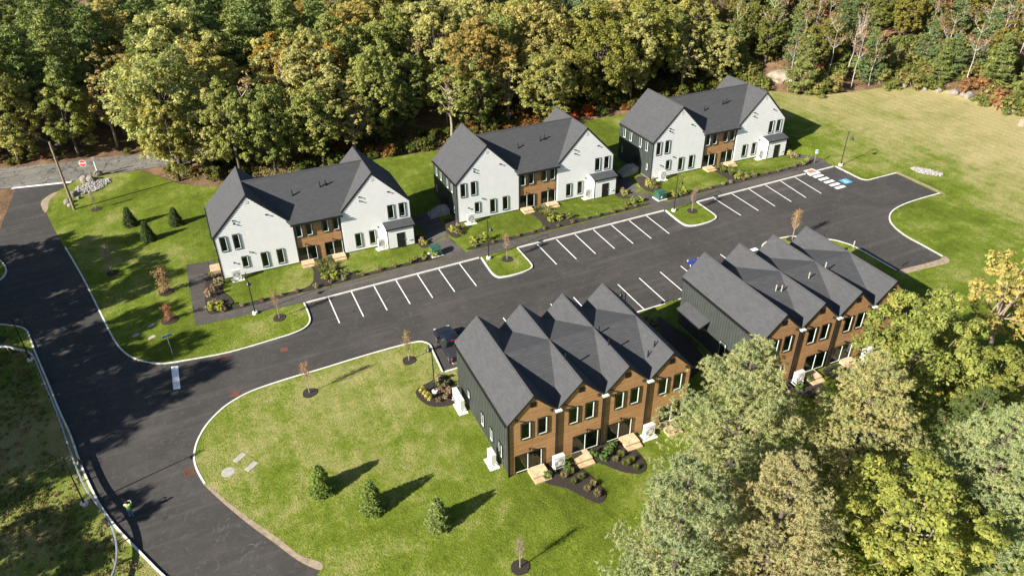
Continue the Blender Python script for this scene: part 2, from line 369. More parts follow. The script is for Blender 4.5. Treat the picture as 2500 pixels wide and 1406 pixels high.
PVS = [(-4.7, -33.7), (-3.6, -35.9), (-2.0, -38.9), (-0.5, -41.5), (0.8, -43.8), (1.4, -44.8), (2.1, -45.4), (1.2, -46.6), (-1.2, -49.5), (-4, -60), (-6, -85)]
K9 = [(-28, 4.3), (-23.8, 1.7), (-22.8, 1.0), (-21.6, 0.0), (-20.8, -1.2), (-20.3, -3.2), (-19.5, -6.5), (-18.1, -11.9), (-16.8, -17.1), (-15.6, -21.5), (-14.7, -25.5), (-13.7, -29.3), (-12.7, -32.4), (-11.6, -35.0), (-10.5, -37.2), (-9.5, -39.2), (-8.5, -41.1), (-6.0, -45.5), (-4.2, -50)]
K10 = [(-31, 8.0), (-27, 10.2), (-25.0, 12.6), (-24.6, 13.7), (-24.6, 14.8), (-25.1, 16.7), (-26.5, 19.5), (-30, 25)]
CORNER = [(-17.6, 40.3), (-19.5, 37.9), (-20.8, 36.4), (-21.6, 34.9), (-21.5, 32.7), (-20.7, 28.7), (-19.6, 23.8), (-18.3, 18.4)]
sK1, sK5, sK6, sK7, sK8, sK9, sK10 = [smooth_path(k, 4) for k in (K1, K5, K6, K7, K8, K9, K10)]

big = MB(); big.add([(-900, -900, -900 * 0 + SL * -120 - .06), (-130, -900, SL * -120 - .06), (-130, 900, SL * -120 - .06), (-900, 900, SL * -120 - .06)], [(0, 1, 2, 3)])
ground = sheet('ground', [(-130, -220), (260, -220), (260, 420), (-130, 420)], -.05, litter_m, 5.0); struct(ground)
far = MB()
for (x0, y0, x1, y1) in ((-1500, -1500, -130, 1500), (260, -1500, 1500, 1500), (-130, -1500, 260, -220), (-130, 420, 260, 1500)):
    far.add([(x0, y0, SL * max(-120, min(260, x0)) - .05), (x1, y0, SL * max(-120, min(260, x1)) - .05), (x1, y1, SL * max(-120, min(260, x1)) - .05), (x0, y1, SL * max(-120, min(260, x0)) - .05)], [(0, 1, 2, 3)])
struct(far.build('distant_ground', litter_m))

road = sheet('access_road', [(-32, 3), (-32, 20), (-27, 20), (-26, 43), (-15, 43), (-9, 18), (-4, -8), (7, -9), (7, -24), (3, -50), (-2, -90), (-16, -90), (-16, -30), (-24, -5)], 0, asph_m); struct(road)
lot = sheet('parking_lot', [(7.0, -9), (86.5, -9), (93, -15), (92, -16.3), (91.6, -23.2), (77.5, -35.5), (70.5, -35.2), (60.4, -29), (17, -29), (7, -24)], 0, asph_m); struct(lot)
pub = sheet('public_road', [(-60, 51), (-26.9, 42.6), (-18, 40.6), (-13.4, 41.0), (-8.3, 40.1), (0, 39.0), (14, 37.5), (14, 43), (0.4, 44.6), (-8.1, 46.8), (-14.3, 48.6), (-17.8, 49.1), (-22.1, 50.0), (-25.6, 50.8), (-29.2, 52), (-60, 61)], .016, old_m); struct(pub)

lawn_n = sheet('lawn', [(-13.2, 40.4), (-16.2, 40.55)] + CORNER + sK1 + [(29.4, -9.95), (34.3, -9.95), (56.0, -10.15), (61.2, -10.15)] + sK5 + [(91.5, -16.2), (160, -16.2), (127, -4), (126.4, 3.5), (122, 11.2), (113.3, 12.3), (105.5, 14.2), (101.2, 18.5), (98, 22.5), (88, 23.2), (69, 23.4), (50, 24.5), (35, 24.2), (27, 25.4), (12, 26), (1.4, 27.5), (-3, 31), (-8.3, 39.4)], LZ, lawn_m, 1.6, .7); struct(lawn_n)
lawn_s = sheet('lawn', [(160, -16.2), (91.5, -16.2), (91.4, -23.3)] + sK6 + [(77.2, -35.4), (71.2, -35.1)] + sK7 + sK8 + PVS + [(160, -95)], LZ, lawn_m, 1.6, .7); struct(lawn_s)
meadow = sheet('meadow', sK9 + [(-6, -95), (-70, -95), (-70, 8)], LZ, meadow_m, 2.0, .16); struct(meadow)
isl0 = sheet('lawn', sK10 + [(-34, 22)], LZ, lawn_m, 2.0, .16); struct(isl0)
I1 = smooth_path([(29.3, -9.98), (29.15, -12.2), (29.1, -13.9), (29.35, -14.95), (30.1, -15.35), (31.5, -15.5), (32.9, -15.4), (33.9, -15.0), (34.25, -14.1), (34.3, -12), (34.3, -9.98)], 4)
I2 = smooth_path([(56.0, -10.18), (55.85, -12.2), (55.8, -13.9), (56.0, -14.9), (56.8, -15.45), (58, -15.6), (59.4, -15.55), (60.5, -15.2), (61.05, -14.4), (61.15, -12.2), (61.2, -10.18)], 4)
for I in (I1, I2): struct(sheet('lawn', I, LZ, lawn_m, 2.0, .0))

kerb_parts = []
def kerb(path, flip=1): o = ribbon('kerb', path, .16 * flip, -.05, .145, kerb_m); struct(o); return o
kerb(sK1, 1); kerb(sK5, 1); kerb(sK6, 1); kerb(sK7, 1); kerb(sK8, 1); kerb(sK9, -1); kerb(sK10, -1); kerb(I1, 1); kerb(I2, 1)
kerb([(7.96, -9.98), (29.12, -9.98)], 1); kerb([(34.32, -9.98), (55.84, -10.18)], 1); kerb([(61.22, -10.18), (80.2, -10.2)], 1); kerb([(82.3, -10.2), (85.45, -10.2)], 1)
kerb([(60.1, -28.35), (45.4, -28.38)], 1); kerb([(43.6, -28.38), (17.96, -28.35)], 1)

# sidewalk and paths
WZ = LZ + .03
walk = sheet('sidewalk', [(-3.9, 5.4), (-3.9, -8.9), (7.7, -9.8), (29.4, -9.82), (34.3, -9.82), (56, -10.02), (61.2, -10.02), (85.4, -10.02), (85.9, -6.9), (85.6, -2.8), (84.9, 4), (83.8, 4), (84.3, -3), (84.2, -6.2), (83.0, -8.1), (57.6, -8.3), (57.0, -6.7), (57.1, -4), (57.9, 4.5), (54.9, 4.5), (54.9, -5), (54.8, -8.2), (28.1, -8.0), (27.7, -5.4), (27.8, -2.4), (28.9, 5.6), (25.4, 5.6), (25.3, -3), (25.2, -7.9), (8, -7.85), (2.4, -7.75), (-2.3, -7.3), (-2.4, -3), (-1.6, 2.6), (-.6, 3.6), (-.6, 5.4)], WZ, walk_m, 1.6, .05); struct(walk)
def mulch(poly, n=3): return struct(sheet('mulch_bed', smooth_path(poly, n, True), LZ + .06, mulch_m, 1.6, .08))
for i, (ox, oy) in enumerate(((0, 0), (30.2, .33), (59.7, -.9))):
    yb = -7.8 - (oy if i else 0) * 0
    y0 = (-7.75, -7.9, -8.15)[i]
    mulch([(ox + 10.0, -0.35 + oy), (ox + 12.9, -0.35 + oy), (ox + 13.0, oy - 2.2), (ox + 13.6, oy - 4.6), (ox + 14.6, y0 + .95), (ox + 19, y0 + .72), (ox + 24.4, y0 + .7), (ox + 24.5, y0 + .06), (ox + 19, y0 + .05), (ox + 12, y0 + .05), (ox + 6, y0 + .05), (ox - .9, y0 + .08), (ox - 1, y0 + .85), (ox + 6, y0 + .8), (ox + 9.0, y0 + 1.1), (ox + 9.9, oy - 4.4), (ox + 10.2, oy - 2)], 3)
mulch([(-2.3, -7.3), (-1, -7.2), (.4, -6.4), (.2, -4.6), (-.4, -2.6), (-.05, -.4), (-.05, 2.3), (-1.4, 2.2), (-2.3, -1.2), (-2.5, -4.6)])
mulch([(28.4, -3.6), (29.4, -3.0), (30.2, -1.4), (30.1, 1.4), (28.9, 2.0), (28.1, -1.0)]); mulch([(57.7, -4.6), (58.9, -3.8), (59.6, -2.2), (59.5, .2), (58.3, .8), (57.5, -2.6)])
mulch([(23.9, -3.2), (25.1, -3.3), (25.2, -.3), (24.1, .2)]); mulch([(53.6, -3.4), (54.7, -3.5), (54.8, -.6), (53.9, 0)]); mulch([(83.6, -4.4), (84.2, -3.8), (84.2, -.6), (83.6, -.6)])
mulch([(81.2, -7.0), (83.4, -6.9), (83.6, -7.9), (81.2, -8.0)]); mulch([(21.5, -7.0), (24.9, -6.2), (25.1, -7.7), (21.5, -7.6)])
mulch([(14.4, -30.0), (16.2, -29.2), (17.9, -28.9), (18.05, -32.6), (16.4, -33.1), (14.8, -32.2)])
mulch([(20.6, -43.6), (23.1, -43.6), (24.0, -45.0), (24.4, -46.9), (24.4, -48.6), (23.4, -49.2), (22.7, -48.2), (21.9, -46.6), (20.6, -45.3)]); mulch([(25.0, -43.7), (28.5, -43.7), (29.3, -45.2), (29.1, -47.2), (28.2, -47.9), (27.1, -47.2), (26.1, -45.8)])
mulch([(45.4, -44.5), (49.1, -44.5), (48.9, -46.6), (47.5, -47.6), (45.9, -46.2)]); mulch([(50.6, -44.6), (52.9, -44.6), (52.8, -46.4), (51.6, -47.0), (50.6, -46)]); mulch([(36.6, -30), (41.6, -30.4), (41.4, -39), (36.8, -38.5)], 2)
def ring(x, y, r):
    return mulch([(x + r * math.cos(t) * rnd.uniform(.88, 1.1), y + r * math.sin(t) * rnd.uniform(.88, 1.1)) for t in [k * math.pi / 5 for k in range(10)]], 2)
# worn soil along the unkerbed pavement edges
def soil(poly): return struct(sheet('soil_strip', smooth_path(poly, 3, True), LZ + .012, dirt_m, 2.0, .0))
soil([(-5.0, -33.4), (-4.6, -33.7), (-3.55, -35.8), (-1.95, -38.7), (-.35, -41.35), (.85, -43.6), (2.1, -44.9), (2.2, -45.5), (1.8, -45.5), (.6, -44.0), (-.7, -41.7), (-2.2, -39.1), (-3.8, -36)])
soil([(78.3, -35.2), (77.4, -36.4), (74, -36.1), (71.0, -35.8), (71.2, -35.0), (74.5, -35.3), (77.3, -35.4)])
soil([(-20.6, 37.0), (-21.9, 35.0), (-21.9, 33.0), (-21.2, 30.2), (-20.9, 31.6), (-20.9, 34.4), (-20.0, 36.6)])
soil([(91.4, -16.1), (91.9, -16.3), (91.9, -23.3), (91.45, -23.3), (91.5, -20)])

# painted markings: each a part of the lot or the road
def mark(poly, mat, parent, name='painted_line', dz=.006): return sheet(name, poly, dz, mat, 3.0, 0, parent)
def line(x0, y0, x1, y1, w=.11, parent=lot, mat=paint_m, name='painted_line'):
    d = Vector((x1 - x0, y1 - y0)).normalized(); q = Vector((-d.y, d.x)) * w / 2
    return mark([(x0 - q.x, y0 - q.y), (x1 - q.x, y1 - q.y), (x1 + q.x, y1 + q.y), (x0 + q.x, y0 + q.y)], mat, parent, name)
for k in range(7): line(10.48 + 2.673 * k, -10.0, 10.48 + 2.673 * k, -15.46)
for k in range(7): line(36.92 + 2.69 * k, -10.2, 36.90 + 2.68 * k, -15.56)
for x0, x1 in ((63.98, 64.01), (67.0, 66.9), (69.97, 69.65), (72.81, 72.45), (75.55, 74.99), (78.14, 77.7)): line(x0, -10.25, x1, -15.85)
for k in range(14): line(21.0 + 2.876 * k, -22.65, 20.95 + 2.876 * k, -28.33)
for a in ((-11.15, -11.75), (-12.2, -12.8), (-13.25, -13.85), (-14.3, -14.9), (-15.3, -15.9)):
    mark([(80.5, a[1]), (82.15, a[1]), (82.15, a[0]), (80.5, a[0])], paint_m, lot, 'crosswalk_bar')
mark([(59.4, -23.9), (60.25, -23.9), (60.25, -23.3), (59.4, -23.3)], paint_m, lot, 'crosswalk_bar')
mark([(82.75, -15.2), (84.1, -15.2), (84.1, -13.9), (82.75, -13.9)], blue_m, lot, 'blue_parking_square')
sym = MB(); gx, gy = 83.42, -14.55; gz = G(gx, gy) + .012
sym.lathe([(.0, 0), (.10, 0)], (gx - .02, gy + .44, gz), 12); sym.add([(gx - .07, gy - .1, gz), (gx + .05, gy - .1, gz), (gx + .05, gy + .3, gz), (gx - .07, gy + .3, gz)], [(0, 1, 2, 3)])
sym.add([(gx - .05, gy + .10, gz), (gx + .28, gy + .10, gz), (gx + .28, gy + .18, gz), (gx - .05, gy + .18, gz)], [(0, 1, 2, 3)]); sym.add([(gx, gy - .12, gz), (gx + .26, gy - .12, gz), (gx + .40, gy - .42, gz), (gx + .30, gy - .46, gz), (gx + .2, gy - .22, gz), (gx, gy - .22, gz)], [(0, 1, 2, 3, 4, 5)])
for k in range(14):
    t0 = R(80 + k * 17); t1 = t0 + R(17)
    sym.add([(gx + .25 * math.cos(t0), gy - .14 + .25 * math.sin(t0), gz), (gx + .25 * math.cos(t1), gy - .14 + .25 * math.sin(t1), gz), (gx + .33 * math.cos(t1), gy - .14 + .33 * math.sin(t1), gz), (gx + .33 * math.cos(t0), gy - .14 + .33 * math.sin(t0), gz)], [(0, 1, 2, 3)])
sym.build('wheelchair_symbol', paint_m, lot)
ramp_p = sheet('kerb_ramp', [(80.4, -10.95), (82.2, -10.95), (82.15, -9.3), (80.5, -9.3)], WZ + .012, cpad_m, 3, .16); struct(ramp_p)
mark([(80.7, -10.5), (81.9, -10.5), (81.9, -9.55), (80.7, -9.55)], tact_m, ramp_p, 'tactile_plate', WZ + .024)
line(-26.6, 42.35, -18.3, 40.35, .5, road, paint_m, 'stop_line')
mark([(-6.75, -18.95), (-6.1, -19.1), (-6.1, -15.2), (-6.75, -15.05)], paint_m, road, 'stop_line')

# ------------------------------------------------------------------ houses
def gable_edges(u0, u1, He, Hr):
    h = (u1 - u0) / 2; k = (Hr - He) / h
    return (lambda z: u0 if z <= He else u0 + (z - He) / k), (lambda z: u1 if z <= He else u1 - (z - He) / k)
def lap_siding(u0, u1, z0, He, Hr, ex, y=0.0, lip=.045):
    L, Rr = gable_edges(u0, u1, He, Hr) if Hr > He else ((lambda z: u0), (lambda z: u1)); top = max(He, Hr); mb = MB(); z = z0
    while z < top - .02:
        z1 = min(z + ex, top - .005)
        a, b, c, d = L(z), Rr(z), Rr(z1), L(z1)
        mb.add([(a, y - lip, z), (b, y - lip, z), (c, y - .002, z1), (d, y - .002, z1), (a, y, z), (b, y, z)], [(0, 1, 2, 3), (4, 5, 1, 0)]); z = z1
    return mb
WIN = {}
def window(w, h, slider=False):
    key = (round(w, 2), round(h, 2), slider)
    if key in WIN: return WIN[key]
    f = .07; d = .062; fr = MB()
    fr.box((0, -d, 0), (w, -.002, f)); fr.box((0, -d, h - f), (w, -.002, h)); fr.box((0, -d, f), (f, -.002, h - f)); fr.box((w - f, -d, f), (w, -.002, h - f))
    xs = [(f, w - f)]
    if slider:
        fr.box((w / 2 - .045, -d + .005, f), (w / 2 + .045, -.002, h - f)); xs = [(f, w / 2 - .045), (w / 2 + .045, w - f)]
    fr.add([(f, -.010, f), (w - f, -.010, f), (w - f, -.010, h - f), (f, -.010, h - f)], [(0, 1, 2, 3)], 1)
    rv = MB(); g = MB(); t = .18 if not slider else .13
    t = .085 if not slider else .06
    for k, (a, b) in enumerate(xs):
        rv.box((b - t, -.058, f), (b - .004, -.012, h - f)); rv.box((a, -.058, f + .004), (b - t, -.012, f + t * .8))  # strips before the glass, wide right and bottom, imitating sunlit jamb and sill
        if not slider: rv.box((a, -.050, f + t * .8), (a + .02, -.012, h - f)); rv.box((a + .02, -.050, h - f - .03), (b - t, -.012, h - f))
        g.add([(a, -.030, f), (b, -.030, f), (b, -.030, h - f), (a, -.030, h - f)], [(0, 1, 2, 3)])
    WIN[key] = (fr.mesh('window', [black_m, room_m]), rv.mesh('reveal', mint_white_m), g.mesh('pane', glass_m)); return WIN[key]
def put_window(parent, x, y, z, w, h, rz=0, slider=False, name='window'):
    if rz == 0 and y <= 0: y -= .035
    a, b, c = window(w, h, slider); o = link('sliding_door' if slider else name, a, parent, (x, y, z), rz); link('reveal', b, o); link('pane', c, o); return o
def small_light(parent, x, y, z, me={}):
    if 'm' not in me:
        mb = MB(); mb.box((-.05, -.03, -.06), (.05, -.002, .06)); mb.lathe([(0, .07), (.06, .07), (.075, -.10), (0, -.10)], (0, -.12, 0), 10); mb.box((-.02, -.12, .03), (.02, -.02, .07)); me['m'] = mb.mesh('wall_light', black_m)
    return link('wall_light', me['m'], parent, (x, y, z))
def spout(parent, x, y, z, me={}):
    if 'm' not in me:
        mb = MB(); mb.tube([(0, 0, 0), (0, -.20, -.03)], .085, 10); mb.box((-.11, -.03, -.11), (.11, -.002, .11)); me['m'] = mb.mesh('vent_hood', black_m)
    return link('vent_hood', me['m'], parent, (x, y, z))
BAT = {}
def battens(parent, L, H, z0, sp, u=0.0):
    me = BAT.get(round(H, 2))
    if me is None: me = MB().box((-.03, -.022, z0), (-.001, .022, H)).mesh('batten', dark_m); BAT[round(H, 2)] = me
    n = int(L / sp)
    for k in range(n + 1): link('batten', me, parent, (u, .03 + k * (L - .06) / n, 0))

def white_house(name, label, loc, rz):
    W, M1, U2, D, He, Hr, vm = 9.0, 14.8, 23.7, 8.87, 5.72, 10.16, 4.06
    h = thing(name, label, 'house', loc, rz, 'white gabled houses above the car park')
    VR = -.22
    body = MB()
    for u0, u1, y0 in ((0, W, .02), (M1, U2, VR + .02)):
        c = (u0 + u1) / 2; body.prism([(u0 + .01, y0, .0), (u1 - .01, y0, .0), (u1 - .01, y0, He - .03), (c, y0, Hr - .16), (u0 + .01, y0, He - .03)], (0, D - y0, 0))
    body.prism([(W - .05, .03, 0), (M1 + .05, .03, 0), (M1 + .05, .03, He - .05), (W - .05, .03, He - .05)], (0, D - .06, 0))
    body.build('wall', dark_m, h)
    fo = MB(); fo.box((.03, .04, -1.2), (W, D - .05, .0)); fo.box((W, .06, -1.2), (M1, D - .08, .0)); fo.box((M1, VR + .04, -1.2), (U2 - .03, D - .05, .0)); fo.build('foundation', found_m, h)
    lap_siding(.08, W - .0, .03, He - .05, Hr - .17, .28).build('siding', white_m, h)
    s = lap_siding(M1 + .02, U2 - .08, .03, He - .05, Hr - .17, .28, VR); s.build('siding', white_m, h)
    mid = MB(); mid.box((W + .02, .0, -.25), (M1 - .02, .028, He - .12)); mid.build('wood_siding', wood_m, h)
    MB().box((M1 - .005, VR, .03), (M1 + .018, .05, He)).build('siding_return', white_m, h)
    for a_, b_ in (((-.02, -.055, .0), (.08, .03, He)), ((U2 - .08, VR - .055, 0), (U2 + .02, VR + .03, He)), ((W + .02, -.06, -.2), (W + .12, -.002, He - .3)), ((M1 - .12, -.06, -.2), (M1 - .02, -.002, He - .3))): MB().box(a_, b_).build('corner_trim', black_m, h)
    # roof: three gables with one ridge height
    oe, orr = .10, .07; T = .16
    def rz_(d): return Hr - d                     # 45 degree pitch
    roof = MB()
    for u0, u1, y0, outer in ((0, W, 0, -1), (M1, U2, VR, 1)):
        c = (u0 + u1) / 2; hw = (u1 - u0) / 2; k = (Hr - He) / hw
        f, bk = y0 - orr, D + orr
        eo = He - k * oe
        if outer < 0:
            roof.slab([(c, f, Hr), (c, bk, Hr), (u0 - oe, bk, eo), (u0 - oe, f, eo)], T)
            roof.slab([(c, f, Hr), (u1, f, He), (c, vm, Hr)], T); roof.slab([(c, vm, Hr), (u1, D + orr, He), (c, D + orr, Hr)], T)
        else:
            roof.slab([(c, bk, Hr), (c, f, Hr), (u1 + oe, f, eo), (u1 + oe, bk, eo)], T)
            roof.slab([(u0, f, He), (c, f, Hr), (c, vm, Hr)], T); roof.slab([(c, vm, Hr), (c, D + orr, Hr), (u0, D + orr, He)], T)
    cl, cr = W / 2, (M1 + U2) / 2; ef = -.50; ze = Hr - (vm - ef) * 1.035
    roof.slab([(cl, vm, Hr - .004), (8.75, ef, ze), (15.05, ef, ze), (cr, vm, Hr - .004)], T); roof.slab([(cr, vm, Hr - .004), (15.05, D + .4, Hr - (D + .4 - vm) * .93), (8.75, D + .4, Hr - (D + .4 - vm) * .93), (cl, vm, Hr - .004)], T)
    rf = roof.build('roof', shing_m, h)
    cap = MB()
    for c, y0 in ((cl, -orr), (cr, VR - orr)): cap.prism([(c - .13, y0, Hr - .10), (c, y0, Hr + .03), (c + .13, y0, Hr - .10)], (0, D + orr - y0, 0))
    cap.prism([(cl, vm - .13, Hr - .10), (cl, vm, Hr + .028), (cl, vm + .13, Hr - .10)], (cr - cl, 0, 0)); cap.build('ridge_cap', ridge_m, rf)
    for u0, u1, y0 in ((0, W, 0), (M1, U2, VR)):
        rk = MB()
        c = (u0 + u1) / 2; y = y0 - orr - .012
        rk.prism([(u0 - oe, y, He - .12 - oe), (c, y, Hr - .01), (c, y, Hr - .27), (u0 - oe, y, He - .36 - oe)], (0, .035, 0)); rk.prism([(c, y, Hr - .01), (u1 + (oe if u1 == U2 else 0), y, He - .02 - (oe if u1 == U2 else 0)), (u1 + (oe if u1 == U2 else 0), y, He - .28 - (oe if u1 == U2 else 0)), (c, y, Hr - .27)], (0, .035, 0))
        rk.prism([(u0 - oe, y + .036, He - .37 - oe), (c, y + .036, Hr - .28), (c, y + .036, Hr - .32), (u0 - oe, y + .036, He - .41 - oe)], (0, max(.02, orr - .04), 0)); rk.prism([(c, y + .036, Hr - .28), (u1, y + .036, He - .30), (u1, y + .036, He - .34), (c, y + .036, Hr - .32)], (0, max(.02, orr - .04), 0)); rk.build('rake_board', black_m, rf)
    MB().box((8.72, ef - .13, ze - .22), (15.08, ef, ze - .06)).build('gutter', black_m, rf); MB().box((-.24, .0, He - .38), (-.11, D, He - .24)).build('gutter', black_m, rf); MB().box((8.74, ef, ze - .26), (15.06, 0, ze - .2)).build('soffit', black_m, rf)
    for u in (9.13, 14.68): MB().tube([(u, -.10, -.1), (u, -.10, 5.0), (u, -.5, ze - .2)], .045, 6).build('downspout', black_m, h)
    for u, v in ((9.9, 2.0), (13.35, 2.3), (14.05, 2.35)): MB().tube([(u, v, Hr - (vm - v) * 1.035 - .1), (u, v, Hr - (vm - v) * 1.035 + .75)], .07, 8).build('vent_pipe', black_m, rf)
    # front windows
    for x, z, w, hh in ((.57, 3.5, .83, 2.0), (2.04, 3.5, .83, 2.0), (2.48, .88, .80, 1.54), (4.71, .36, .88, 2.05), (6.57, .36, .88, 2.05)): put_window(h, x, 0, z, w, hh)
    for x, z, w, hh in ((20.72, 3.42, .88, 1.98), (22.2, 3.42, .88, 1.98), (16.22, .42, .86, 1.98), (18.05, .42, .86, 1.98)): put_window(h, x, VR, z, w, hh)
    for x in (9.22, 10.46, 12.44, 13.72): put_window(h, x, -.01, 3.38, .84, 1.92)
    put_window(h, 9.14, -.01, -.02, 2.28, 1.96, 0, True); put_window(h, 12.40, -.01, -.02, 2.26, 1.96, 0, True)
    for x, z, y in ((2.55, 7.28, 0), (2.6, 6.84, 0), (6.3, 7.26, 0), (17.4, 7.3, VR), (17.42, 6.75, VR), (21.05, 7.25, VR)): spout(h, x, y, z)
    for x, z, y in ((1.58, 1.85, 0), (10.15, 2.3, 0), (13.5, 2.25, 0), (19.3, 2.7, VR), (3.6, 2.85, 0)): small_light(h, x, y, z)
    for x, y, z in ((4.28, 0, 9.0), (19.05, VR, 9.0)): MB().box((x, y - .05, z), (x + .38, y - .001, z + .45)).build('gable_vent', pump_m, h)
    # side wall: battens and windows
    battens(h, D, He - .06, .05, .42)
    for v, z, w, hh in ((7.75, 3.75, .72, 1.6), (6.05, 3.75, .72, 1.6), (3.48, 3.72, .72, 1.6), (1.85, 3.72, .72, 1.6), (1.25, 1.0, .5, 1.15), (7.95, 1.25, .5, 1.15)): put_window(h, -.02, v, z, w, hh, -math.pi / 2)
    dr = MB(); dr.box((-.06, 3.3, .0), (-.002, 4.3, 2.1)); do = dr.build('side_door', black_m, h); MB().tube([(-.10, 3.42, 1.0), (-.10, 3.42, 1.15)], .02, 6).build('handle', chrome_m, do)
    # lean-to utility room
    x0, x1, y0, y1 = 20.02, 23.55, -1.62, VR
    sh = MB(); sh.prism([(x0, y1, -.0), (x0, y0, -.0), (x0, y0, 2.72), (x0, y1, 3.05)], (x1 - x0, 0, 0)); ut = sh.build('utility_room', white_m, h)
    MB().box((x0 + .02, y0 + .03, -1.1), (x1 - .02, y1 + .02, -.0)).build('footing', found_m, ut)
    sd = lap_siding(x0 + .08, x1 - .08, .02, 2.70, 0, .28, y0 - .004); sd.build('siding', white_m, ut)
    MB().slab([(x0 - .14, y0 - .16, 2.80), (x1 + .14, y0 - .16, 2.80), (x1 + .14, y1 - .02, 3.18), (x0 - .14, y1 - .02, 3.18)], .08).build('lean_to_roof', shing_m, ut)
    t2 = MB(); t2.box((x0 - .02, y0 - .04, 0), (x0 + .08, y0 + .06, 2.72)); t2.box((x1 - .08, y0 - .04, 0), (x1 + .02, y0 + .06, 2.72)); t2.box((x0 - .12, y0 - .185, 2.62), (x1 + .12, y0 - .165, 2.79)); t2.box((x0 - .145, y0 - .16, 2.60), (x0 - .125, y0 - .04, 2.78)); t2.build('trim', black_m, ut)
    dm = MB(); dm.box((21.22, y0 - .07, -.04), (22.27, y0 - .026, 2.0)); dd = dm.build('service_door', black_m, h); MB().box((22.12, y0 - .12, .93), (22.2, y0 - .07, 1.06)).build('handle', chrome_m, dd)
    for a_ in (22.72, 22.98): MB().box((a_, y0 - .11, .62), (a_ + .13, y0 - .03, .77)).build('meter_box', pump_m, h)
    return h
hA = white_house('white_house', 'leftmost white gabled house with wood centre, beside the lawn with three small spruces', (0, 0, 0), 0)
hB = copy_tree(hA); hB.location = (30.226, .333, .542); hB.rotation_euler = (0, 0, .008); hB['label'] = 'middle one of the three white gabled houses in a row, wood-clad centre'
hC = copy_tree(hA); hC.location = (59.675, -.9, 1.556); hC.rotation_euler = (0, 0, .009); hC['label'] = 'rightmost white gabled house, next to the dry field and rock ledge'

